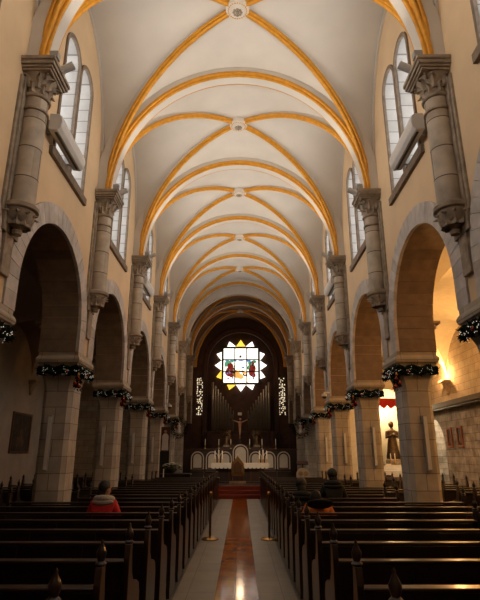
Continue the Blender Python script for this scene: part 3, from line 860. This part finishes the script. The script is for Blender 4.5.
# dark wreaths on the last piers
for side, sn in ((-1, 'left'), (1, 'right')):
    t = thing('wreath', f'dark fir wreath with white figure at the {sn} end pier beside the choir', 'wreath', (side*3.2, YK[5]-.55, 3.05))
    rr = random.Random(11); mb = MB()
    for i in range(220):
        a = rr.uniform(0, 2*PI); r_ = .36+rr.uniform(-.1, .1); p = Vector((r_*math.cos(a), rr.uniform(-.08, .08), r_*1.25*math.sin(a)))
        d = Vector((rr.uniform(-1, 1), rr.uniform(-1, 1), rr.uniform(-1, 1))).normalized()*.1
        mb.tube([p-d, p+d], [.012, .002], 4)
    mb.build('fir_ring', green, t)
    t2 = angel('saint_statue', f'white robed statuette within the wreath on the {sn} end pier', (side*3.2, YK[5]-.60, 2.80), whitecl, .55, wings=False)

# ------------------------------------------------------------------ garlands on the piers
def make_garland():
    t = thing('christmas_garland', '', 'garland')
    rr = random.Random(21)
    path = [(.40, -.50), (.15, -.51), (-.2, -.51), (-.42, -.50), (-.46, -.3), (-.46, 0), (-.46, .3), (-.44, .46)]   # local x: -x is the nave side
    def pt(s):
        s *= len(path)-1; i = min(int(s), len(path)-2); f = s-i
        return Vector((path[i][0]*(1-f)+path[i+1][0]*f, path[i][1]*(1-f)+path[i+1][1]*f, 3.41-.03*math.sin(s*6)))
    mb = MB()
    mb.tube([pt(i/24)+Vector((0, 0, .03)) for i in range(25)], .05, 6); mb.tube([pt(i/24)-Vector((0, 0, .06)) for i in range(25)], .05, 6)
    for i in range(620):
        s = rr.random(); p = pt(s)
        if i > 500: p = Vector((-.47+rr.uniform(-.05, .05), -.52+rr.uniform(-.04, .04), 3.40-rr.uniform(0, .34)))
        d = Vector((rr.gauss(0, 1), rr.gauss(0, 1), rr.gauss(0, 1))).normalized()*rr.uniform(.05, .09)
        q = p+Vector((rr.uniform(-.03, .03), rr.uniform(-.03, .03), rr.uniform(-.10, .05)))
        mb.tube([q, q+d], [.018, .004], 4)
    mb.build('fir_branches', green, t)
    mb = MB()
    for i in range(72):
        p = pt(rr.random())+Vector((0, 0, rr.uniform(-.09, .03))); d = Vector((rr.uniform(-1, .1), rr.uniform(-1, .1), rr.uniform(-.5, .3))).normalized()*rr.uniform(.085, .11)
        mb.ball(p+d, .005, 5, 4)
    o = mb.build('fairy_lights', twinkle, t); o['kind'] = 'stuff'
    for i, (x, y, z, r, m) in enumerate(((-.50, -.58, 3.19, .04, redball), (-.44, -.60, 3.10, .04, redball), (-.52, -.56, 3.04, .045, redball), (-.50, -.60, 3.28, .03, goldball), (-.53, -.1, 3.34, .03, redball), (-.25, -.60, 3.34, .03, redball))):
        mb = MB(); mb.ball((x, y, z), r, 12, 8); b = mb.build('bauble', m, t, smooth=True)
        mb = MB(); mb.lathe([(.012, 0), (.012, .018)], (x, y, z+r-.004), 8); mb.build('cap', goldm, b)
    return t
g0 = make_garland(); gk = kids(g0); u = False
for side, sn in ((-1, 'left'), (1, 'right')):
    for k in range(0, 6):
        # mirror for the left by a negative x scale
        place(g0, u, (side*XP, YK[k], 0), f'dark fir garland with tiny lights, red baubles, around top of {ORD[k]} {sn} pier', 'Christmas garlands on the piers', gk, scale=(side, 1, 1)) 
        if not u: g0.scale = (side, 1, 1)
        u = True

# column loudspeakers on the piers
ls = thing('column_loudspeaker', '', 'loudspeaker')
mb = MB(); mb.box(-.045, .045, -.07, 0, 0, 1.1); mb.build('housing', greym, ls, bevel=.012)
mb = MB(); mb.box(-.035, .035, -.074, -.068, .03, 1.07); mb.build('grille', white, ls)
for z in (.2, .85): mb = MB(); mb.box(-.02, .02, 0, .035, z, z+.06); mb.build('bracket', black, ls)
lk = kids(ls); u = False
for side, sn in ((-1, 'left'), (1, 'right')):
    for k in range(0, 5):
        place(ls, u, (side*(XP+.06), YK[k]-.365, 1.37), f'slim grey column loudspeaker on near face of the {ORD[k]} {sn} pier', 'column loudspeakers on the piers', lk); u = True
# dome cameras
for side, y, nm in ((-1, YK[4], 'left'), (1, YK[3], 'right')):
    t = thing('dome_camera', f'white dome security camera with dark lens on the {nm} arcade near an impost', 'camera', (side*(XW-.26), y-.62, 3.78))
    mb = MB(); mb.tube([(side*.22, .1, .12), (0, .02, .12), (0, 0, .05)], .022, 8); mb.build('bracket', white, t)
    mb = MB(); mb.lathe([(.10, -.03), (.11, .0), (.09, .06), (.03, .08)], (0, 0, 0), 16); mb.build('housing', white, t, smooth=True)
    mb = MB(); mb.ball((0, 0, -.04), .085, 14, 8); mb.build('dome', black, t, smooth=True)

# spotlights on the capitals
def make_spot(h=.17):
    t = thing('spotlight', '', 'spotlight')
    M = Matrix.Translation((.03, 0, .16)) @ Matrix.Rotation(math.radians(62), 4, 'Y')
    mb = MB(); mb.lathe([(.055, -.14), (.065, -.12), (.067, .13), (.074, .15)], (0, 0, 0), 16, M=M); mb.build('housing', white, t, smooth=True)
    mb = MB(); mb.lathe([(.055, .145), (.055, .155)], (0, 0, 0), 16, M=M); mb.build('lens', black, t)
    mb = MB(); mb.tube([(0, 0, 0), (0, 0, .13)], .014, 6); mb.lathe([(.04, 0), (.04, .012)], (0, 0, 0), 12); mb.build('bracket', greym, t)
    return t
sp0 = make_spot(); spk = kids(sp0); u = False
fl0 = thing('floodlight', '', 'lamp')
mb = MB(); mb.box(-.07, .07, -.06, .06, .04, .17); mb.build('housing', greym, fl0, bevel=.01)
mb = MB(); mb.box(-.055, .055, -.045, .045, .17, .176); mb.build('glass', white, fl0)
mb = MB(); mb.lathe([(.03, 0), (.03, .04)], (0, 0, 0), 10); mb.build('foot', black, fl0)
flk = kids(fl0); u2 = False
for side, sn in ((-1, 'left'), (1, 'right')):
    for k in range(0, 6):
        place(sp0, u, (side*2.93, YK[k]+.12, ZS), f'white cylindrical spotlight on the {ORD[k]} visible {sn} capital', 'cylindrical spotlights on the capitals', spk, rz=(0 if side < 0 else PI)); u = True
        place(fl0, u2, (side*2.95, YK[k]-.22, ZS), f'small square grey floodlight on the near corner of the {ORD[k]} visible {sn} capital', 'small floodlights on the capitals', flk); u2 = True

# air conditioning units at windows
acu = thing('air_conditioner', '', 'air conditioner')
mb = MB(); prof = [(0, 0), (.16, -.02), (.22, .05), (.24, .16), (.22, .27), (.15, .32), (0, .32)]
mb.plate([prof], lambda u, v, t: (u, t, v), -.68, .68); hs_ = mb.build('housing', white, acu, bevel=.012)
mb = MB(); mb.box(.09, .13, -.6, .6, -.03, -.012); mb.build('air_outlet', black, hs_)
for y in (-.5, .5): mb = MB(); mb.box(-.12, .02, y-.03, y+.03, .02, .3); mb.build('bracket', greym, acu)
ak = kids(acu); u = False
for side, sn in ((-1, 'left'), (1, 'right')):
    for k, nm in ((0, 'nearest'), (2, 'farther')):
        place(acu, u, (side*(XW-.10), YK[k]+B/2-.72, 7.17), f'long white air conditioner below the {nm} {sn} clerestory window that has one', 'air conditioners at the clerestory windows', ak, rz=(0 if side < 0 else PI)); u = True

# aisle corbels
cb = thing('vault_corbel', '', 'corbel')
mb = MB(); mb.lathe([(.03, -.5), (.09, -.42), (.08, -.36), (.15, -.2), (.2, -.08), (.24, -.06), (.24, 0)], (0, 0, 0), 14); mb.build('carved_bracket', stone, cb, smooth=True)
mb = MB(); mb.box(-.26, .26, -.26, .26, 0, .07); mb.build('ledge', stone, cb, bevel=.01)
cbk = kids(cb); u = False
for side, sn in ((-1, 'left'), (1, 'right')):
    for k in range(0, 4):
        place(cb, u, (side*(XA-.02), YK[k], 4.36), f'carved stone corbel on the outer wall of the {sn} side aisle, {ORD[k]} from near end', 'corbels in the side aisles', cbk); u = True
        place(cb, u, (side*(XO+.02), YK[k], 4.46), f'carved stone corbel on the aisle side of the {ORD[k]} visible {sn} pier', 'corbels in the side aisles', cbk)

# ------------------------------------------------------------------ pictures
def picture(name, label, loc, w_, h_, side, m, fm_=framew, fw=.08, cat='painting', group=None):
    t = thing(name, label, cat, loc, group)
    mb = MB(); mb.plate([[(-w_/2-fw, -h_/2-fw), (w_/2+fw, -h_/2-fw), (w_/2+fw, h_/2+fw), (-w_/2-fw, h_/2+fw)], [(-w_/2, -h_/2), (w_/2, -h_/2), (w_/2, h_/2), (-w_/2, h_/2)]], lambda u, v, t_: (-side*t_, u, v), 0, .06)
    mb.build('frame', fm_, t, bevel=.01)
    mb = MB(); mb.box(min(-side*.0, -side*.03), max(-side*.0, -side*.03), -w_/2, w_/2, -h_/2, h_/2); c = mb.build('canvas', m, t)
    mb = MB()
    for (cy, cz_, ry, rz_) in ((0, -.1, .12, .3), (0, .25, .07, .09), (.16, -.2, .08, .2), (-.15, -.25, .1, .18)):
        mb.plate([blob(cy*w_, cz_*h_, ry*w_, rz_*h_, 5)], lambda u, v, t_: (-side*t_, u, v), .03, .034)
    mb.build('painted_figures', mat('figure_paint', (.11, .065, .038), .6, var=.5, scale=8), c)
    return t
picture('painting', 'large dark framed painting on the outer wall of the left side aisle', (-XA, 19.0, 2.45), 1.5, 1.28, -1, paintdark)
picture('icon', 'small reddish icon on the right aisle stone wall, the one nearer the arch opening', (XA+.30, 20.5, 2.34), .32, .62, 1, iconm, fm_=iconf, fw=.07, cat='icon')
picture('icon', 'small reddish icon on the right aisle stone wall, the one farther from the arch opening', (XA+.30, 19.55, 2.34), .34, .64, 1, iconm, fm_=iconf, fw=.07, cat='icon')

# ------------------------------------------------------------------ side chapel altar
sa = thing('side_altar', 'small altar table in the bright niche at the end of the right aisle', 'altar', (NX, 24.25, 0))
mb = MB(); mb.box(-.85, .85, -.1, .5, 0, .95); mb.build('body', goldball, sa, bevel=.02)
mb = MB(); mb.box(-.95, .95, -.16, .55, .95, 1.0); mb.box(-.8, .8, .3, .5, 1.0, 1.22); mb.build('table_top', cloth, sa, bevel=.01)
mb = MB(); mb.plate([[(-.95, .97), (-.95, .75), (-.6, .72), (-.3, .75), (0, .72), (.3, .75), (.6, .72), (.95, .75), (.95, .97)]], lambda u, v, t: (u, t, v), -.18, -.16); mb.build('cloth_front', cloth, sa)
for i, x in enumerate((-.7, -.5, .1, .3, .6)):
    candle_thing(NX+x, 24.65, 1.22, .22, f'candle in a gold candlestick on the side altar, {ORD[i]} from the left', 'candles on the side altar', holder=.3, r=.022)
angel('madonna_statue', 'dark ornate robed statue above the altar in the bright right-hand niche', (NX+.36, 25.05, 1.5), bronze, 1.9, wings=False)
mb = MB(); mb.box(NX-.1, NX+.8, 24.78, 25.3, 0, 1.28); tag(mb.build('statue_pedestal', nichew), 'pale pedestal under the dark statue in the bright niche', 'pedestal')
va = MB(); n_ = 6
for i in range(n_):
    x0 = NX-1.05+2.1*i/n_; x1 = x0+2.1/n_
    va.plate([[(x0, 4.25), (x0, 3.92)]+[(x0+(x1-x0)*j/8, 3.92-.13*math.sin(PI*j/8)) for j in range(1, 8)]+[(x1, 3.92), (x1, 4.25)]], lambda u, v, t: (u, t+.015*math.sin(u*40), v), 24.10, 24.14)
tag(va.build('valance', redcloth), 'red scalloped valance hanging across the top of the bright niche', 'valance')
lp_ = thing('votive_box', 'small dark stand with a glowing white box in front of the side altar', 'lamp', (6.25, 23.2, 0))
mb = MB(); mb.box(-.35, .35, -.2, .2, 0, .85); mb.build('stand', woodd, lp_, bevel=.01)
mb = MB(); mb.box(-.10, .10, -.23, -.2, .5, .68); mb.build('lit_panel', emis('votive_glow', (1, .85, .6), 1.5), lp_)

# ------------------------------------------------------------------ pews
RS = .85; YP0 = 2.72
def make_pew(L):
    t = thing('pew', '', 'pew')
    h = L/2
    # backrest: slightly raked, panelled
    mb = MB(); Mk = Matrix.Translation((0, .02, .46)) @ Matrix.Rotation(math.radians(-5), 4, 'X')
    mb.box(-h+.03, h-.03, -.012, .012, 0, .38, M=Mk)
    nP = max(2, int(L/.6))
    for i in range(nP+1):
        x = -h+.05+(L-.1)*i/nP; mb.box(x-.03, x+.03, -.022, .02, -.3, .38, M=Mk)
    mb.build('backrest', wood, t)
    mb = MB(); mb.box(-h+.03, h-.03, -.06, .045, .855, .885); mb.build('top_rail', wood, t, bevel=.008)
    mb = MB(); mb.box(-h+.03, h-.03, .03, .42, .43, .46); mb.build('seat', wood, t, bevel=.008)
    mb = MB(); mb.box(-h+.03, h-.03, -.33, -.18, .16, .20)
    for x in (-h+.1, 0, h-.1): mb.box(x-.02, x+.02, -.30, -.0, .10, .16)
    mb.build('kneeler', wood, t)
    for s in (-1, 1):
        prof = [(-.07, 0), (.47, 0), (.47, .10), (.44, .16), (.44, .56), (.40, .64), (.30, .68), (.16, .70), (.08, .78), (.05, .90), (.04, 1.0), (-.05, 1.0), (-.07, .9), (-.07, .16), (-.09, .1)]
        mb = MB(); mb.plate([prof], lambda u, v, t_, s=s: (s*(h-.0)-s*t_, u, v), 0, .045); e = mb.build('end_panel', wood, t, bevel=.006)
        mb = MB(); mb.lathe([(.028, 1.0), (.038, 1.015), (.022, 1.03), (.032, 1.06), (.034, 1.08), (.022, 1.105), (.009, 1.13), (.011, 1.14), (.003, 1.155)], (s*(h-.022), -.005, 0), 12)
        mb.build('finial', wood, e, smooth=True)
    return t
def pier_hit(y):
    return any(y-.42 < YK[k]+.36+.1 and y+.5 > YK[k]-.36-.1 for k in range(-1, 6))
XI = .80
Ls = 3.12-XI; Ll = 4.05-XI; La = 1.35
pS = make_pew(Ls); pSk = kids(pS); uS = False
pL = make_pew(Ll); pLk = kids(pL); uL = False
pA = make_pew(La); pAk = kids(pA); uA = False
NR = 21
for side, sn in ((-1, 'left'), (1, 'right')):
    for i in range(NR):
        y = YP0+RS*i
        lab = f'dark wooden pew {sn} of central aisle, {ORD[NR-1-i]} row from the steps'
        if pier_hit(y) or i == 0:
            place(pS, uS, (side*(XI+Ls/2), y, 0), lab, 'nave pews', pSk); uS = True
        else:
            place(pL, uL, (side*(XI+Ll/2), y, 0), lab, 'nave pews', pLk); uL = True
    for j in range(14):
        y = 8.67+RS*j+.0
        lab = f'short dark wooden pew in the {sn} side aisle, {ORD[13-j]} row from its far end'
        place(pA, uA, (side*(4.95+La/2), y, 0), lab, 'side aisle pews', pAk); uA = True
# front screens before first row
for side, sn in ((-1, 'left'), (1, 'right')):
    t = thing('kneeling_desk', f'dark panelled kneeling desk in front of the first {sn} pew', 'desk', (side*2.0, 20.75, 0))
    mb = MB(); mb.box(-1.18, 1.18, -.03, .03, 0, .80)
    for i in range(5): mb.box(-1.18+i*.58-.0, -1.18+i*.58+.05, -.05, -.03, 0, .80)
    mb.build('front_panel', wood, t); mb = MB(); mb.box(-1.22, 1.22, -.18, .1, .80, .84); mb.build('desk_top', wood, t, bevel=.008)
# stanchions
for x, nm in ((-.57, 'left'), (.66, 'right')):
    t = thing('stanchion', f'brass stanchion post with round base on the {nm} side of the central aisle', 'stanchion', (x, 11.35, .006), 'brass stanchions in the aisle')
    mb = MB(); mb.lathe([(.18, 0), (.18, .015), (.155, .035), (.05, .055), (.03, .06)], (0, 0, 0), 24); mb.build('base', brass, t, smooth=True)
    mb = MB(); mb.lathe([(.024, .055), (.024, .84)], (0, 0, 0), 12); mb.build('post', bronze, t, smooth=True)
    mb = MB(); mb.lathe([(.03, .82), (.03, .86), (.018, .87)], (0, 0, 0), 12); mb.ball((0, 0, .90), .036, 12, 8); mb.build('knob', brass, t, smooth=True)

# ------------------------------------------------------------------ people (seated, facing the altar)
def skinned(name, pts, edges, rads, m, parent, sub=2, extra=None):
    me = bpy.data.meshes.new(name); me.from_pydata(pts, edges, [])
    o = bpy.data.objects.new(name, me); C.objects.link(o); o.parent = parent; me.materials.append(m)
    sk_ = o.modifiers.new('skin', 'SKIN'); sk_.use_smooth_shade = True; sk_.use_x_symmetry = False
    # one root per island
    adj = {i: [] for i in range(len(pts))}
    for a, b in edges: adj[a].append(b); adj[b].append(a)
    seen = set(); roots = []
    for i in range(len(pts)):
        if i in seen: continue
        roots.append(i); st_ = [i]
        while st_:
            q = st_.pop()
            if q in seen: continue
            seen.add(q); st_ += adj[q]
    for i, r in enumerate(rads):
        d = me.skin_vertices[0].data[i]; d.radius = (r, r) if not isinstance(r, tuple) else r; d.use_root = i in roots
    s = o.modifiers.new('sub', 'SUBSURF'); s.levels = sub; s.render_levels = sub
    return o
class G:
    def __init__(s): s.p = []; s.e = []; s.r = []
    def v(s, p, r, link=None):
        s.p.append(tuple(p)); s.r.append(r); i = len(s.p)-1
        if link is not None: s.e.append((link, i))
        return i
def person(label, x, y, bend=0., headturn=0., nod=0., jacket=redjacket, trousers=navy, scarf=None, beanie=None, hairlen=0, sk=skin, scale=1., hands='lap', group=None):
    t = thing('person', label, 'person', (x, y, 0), group); t.scale = (scale,)*3
    zh = .50; sb, cb = math.sin(bend), math.cos(bend)
    def up(d, f=0): return Vector((0, d*sb+f*cb+.02, zh+.04+d*cb-f*sb))
    g = G()
    pel = g.v((0, .02, zh+.04), .13); s1 = g.v(up(.18), .12, pel); s2 = g.v(up(.36), .13, s1); s3 = g.v(up(.50), .08, s2)
    nk = g.v(up(.56, .01), .05, s3)
    hb = up(.585, .02)
    Rh = Matrix.Translation(hb) @ Matrix.Rotation(headturn, 4, 'Z') @ Matrix.Rotation(-(bend*.6+nod), 4, 'X')
    def H(a, b, c): return Rh @ Vector((a, b, c))
    h1 = g.v(H(0, .01, .04), .062, nk); h2 = g.v(H(0, .005, .11), .085, h1); h3 = g.v(H(0, -.01, .17), .07, h2)
    g.v(H(0, .105, .085), .012, h2)                       # nose
    g.v(H(.085, .0, .09), .014, h2); g.v(H(-.085, .0, .09), .014, h2)   # ears
    for s in (-1, 1):
        sh = g.v(up(.46)+Vector((s*.17, 0, 0)), .055, s2)
        el = g.v(up(.20, .05)+Vector((s*.24, 0, 0)), .045, sh)
        wr = g.v(Vector((s*.12, .30+.3*sb, .66)), .028, el)
        pm = g.v(Vector((s*.09, .37+.3*sb, .655)), .033, wr)
        hp = g.v((s*.10, .10, zh+.0), .095, pel); kn = g.v((s*.13, .46, zh+.0), .065, hp); an = g.v((s*.13, .44, .10), .042, kn)
        ft = g.v((s*.13, .58, .05), .035, an)
        for q in range(4):
            b0 = Vector((s*(.115-.018*q), .395+.3*sb, .66)); L_ = (.055, .07, .075, .06)[q]
            a = g.v(b0, .010); b = g.v(b0+Vector((-s*.004, L_*.55, -.006)), .009, a); g.v(b0+Vector((-s*.008, L_, -.03)), .008, b)
        b0 = Vector((s*.07, .36+.3*sb, .67)); a = g.v(b0, .012); b = g.v(b0+Vector((-s*.03, .025, .005)), .010, a); g.v(b0+Vector((-s*.045, .05, -.005)), .009, b)
    body = skinned('body', g.p, g.e, g.r, sk, t)
    # eyes and mouth
    for s in (-1, 1): mb = MB(); mb.ball(H(s*.033, .082, .105), .011, 8, 6); mb.build('eye', black, t)
    mb = MB(); mb.ball(H(0, .082, .045), .02, 8, 6, (1, .35, .3)); mb.build('mouth', redcloth, t)
    # jacket
    j = G()
    a = j.v((0, .02, zh+.03), .165); b = j.v(up(.18), .155, a); c = j.v(up(.36), .165, b); d = j.v(up(.49), .10, c)
    for s in (-1, 1):
        sh = j.v(up(.46)+Vector((s*.165, 0, 0)), .085, c)
        el = j.v(up(.20, .05)+Vector((s*.25, 0, 0)), .072, sh)
        j.v(Vector((s*.14, .27+.3*sb, .655)), .052, el)
    skinned('jacket', j.p, j.e, j.r, jacket, t)
    k = G(); a = k.v((0, .03, zh+.0), .13)
    for s in (-1, 1):
        hp = k.v((s*.10, .10, zh+.0), .105, a); kn = k.v((s*.13, .46, zh), .08, hp); k.v((s*.13, .44, .12), .06, kn)
    skinned('trousers', k.p, k.e, k.r, trousers, t)
    for s in (-1, 1):
        mb = MB(); mb.ball((s*.13, .52, .05), .05, 10, 6, (.9, 2.4, .9)); mb.build('shoe', black, t, smooth=True)
    # hair cap
    mb = MB(); vs = []; 
    mb.ball((0, -.022, .135), .104, 18, 12, (.93, 1.05, 1.02))
    hm = MB(); keep = []
    for p in mb.v:
        q = list(p)
        if q[1] > .035: q[1] = .035+(q[1]-.035)*.45
        if q[1] > .0 and q[2] < .12: q[2] = .12-(.12-q[2])*.3
        keep.append(tuple(q))
    hm.add([tuple(Rh @ Vector(p)) for p in keep], mb.f)
    if hairlen:
        hm.ball(H(0, -.06, .02), .075, 12, 8, (1.05, .7, 1.+hairlen))
    hm.build('hair', beanie or hair, t, smooth=True)
    if scarf:
        mb = MB(); pts = []
        for i in range(17):
            q = 2*PI*i/16; pts.append(up(.50, 0)+Vector((.125*math.cos(q), .095*math.sin(q)-.01, .03+.025*math.sin(q+PI)*1)))
        mb.tube(pts, .052, 10); mb.ball(up(.485, -.09), .10, 16, 8, (1.75, .62, .50)); mb.build('hood', scarf, t, smooth=True)
    return t
def rowy(i): return YP0+RS*i+.20
person('person in a red jacket with grey hood, dark hair, seated in the left pews', -2.04, rowy(6)+.22, jacket=redjacket, scarf=greyfleece, headturn=-1.0, scale=.96, bend=.10, hairlen=.5)
p2 = person('person in an orange and black jacket bowed forward in the right pews', 1.28, rowy(6)+.1, bend=.72, nod=1.1, hairlen=.6, jacket=orangej, sk=skind, scale=1.0)
mb = MB(); Mj = Matrix.Translation((0, .13, .93)) @ Matrix.Rotation(-.65, 4, 'X')
mb.ball((0, -.06, .0), .19, 16, 8, (1.1, .62, .20), M=Mj); mb.build('black_band', blackcoat, p2, smooth=True)
person('person in dark clothes seated beyond and right of the bowed figure', 1.92, rowy(9)+.1, jacket=blackcoat, bend=.08, sk=skind, hairlen=.5, scarf=blackcoat, headturn=.3, scale=1.05)
person('person in dark clothes with black hair seated nearest the aisle in the right pews', 1.10, rowy(7)+.1, jacket=blackcoat, hairlen=.5, scarf=blackcoat, sk=skind, bend=.1, nod=.2, scale=.97)

# ------------------------------------------------------------------ lights
def light(kind, loc, energy, col, size=.1, rot=None, spot=None, blend=.6, name='lamp'):
    d = bpy.data.lights.new(name, kind); d.energy = energy; d.color = col
    if kind == 'AREA': d.size = size
    else: d.shadow_soft_size = size
    if kind == 'SPOT': d.spot_size = spot; d.spot_blend = blend
    o = bpy.data.objects.new(name, d); C.objects.link(o); o.location = loc
    if rot is not None: o.rotation_euler = rot
    return o
def aim(o, tgt):
    o.rotation_euler = (Vector(tgt)-o.location).to_track_quat('-Z', 'Y').to_euler()
K_UP = 215
for side in (-1, 1):
    for k in range(-2, 5):
        last = k == 4
        l = light('SPOT', (side*2.58, YK[k]-.25, ZS+.30), K_UP*(.8 if last else 1), (1., .90, .77), .12, spot=math.radians(100 if last else 150), blend=1., name='vault_spot')
        aim(l, (-side*1.2, YK[k]+(.2 if last else .8), 11.3))
for side in (-1, 1):
    for k in range(-1, 5):
        l = light('SPOT', (side*2.66, YK[k]-.02, ZS+.25), 40, (1., .90, .78), .08, spot=math.radians(75), blend=.8, name='cross_spot')
        aim(l, (-side*3.4, YK[k]-1.2, 6.4))
WA = (1., .50, .16)
for k in range(0, 4):
    light('POINT', (XO+.42, YK[k], 4.80), 55, WA, .08, name='aisle_lamp')
    light('POINT', (XA-.38, YK[k], 4.62), 160, WA, .08, name='aisle_lamp')
for x, y, e in ((-2.3, 26.0, 22), (2.3, 26.0, 22), (0, 33.5, 55)):
    light('POINT', (x, y, 6.2), e, (1., .68, .40), .2, name='sanctuary_fill')  # added fill lights to lift the dim sanctuary, no fixtures modelled
for sx in (-1, 1):
    l = light('SPOT', (sx*2.7, 21.0, 5.2), 300, (1., .80, .58), .1, spot=math.radians(48), blend=.6, name='altar_fill'); aim(l, (-sx*.3, 26.2, 1.35))  # added fill spots brightening altar and stalls, no real source
light('POINT', (NX-.3, 24.95, 3.9), 170, (1., .78, .45), .15, name='niche_lamp')
light('POINT', (XA+1.2, 22.2, 3.0), 150, (1., .8, .55), .15, name='chamber_lamp')

# ------------------------------------------------------------------ world, camera
wd = bpy.data.worlds.new('world'); scn.world = wd; wd.use_nodes = True
wd.node_tree.nodes['Background'].inputs[0].default_value = (.5, .55, .6, 1); wd.node_tree.nodes['Background'].inputs[1].default_value = .02
cd = bpy.data.cameras.new('camera'); cam = bpy.data.objects.new('camera', cd); C.objects.link(cam)
cam.location = (.08, 0, 1.68); cd.lens = 30.; cd.sensor_width = 36; cd.sensor_fit = 'AUTO'
cam.rotation_euler = (PI/2+math.radians(17.22), 0, math.radians(.14)); cd.clip_start = .02
scn.camera = cam
scn.view_settings.view_transform = 'Standard'; scn.view_settings.look = 'None'; scn.view_settings.gamma = 1
scn.view_settings.use_curve_mapping = False
scn.view_settings.exposure = 0.0
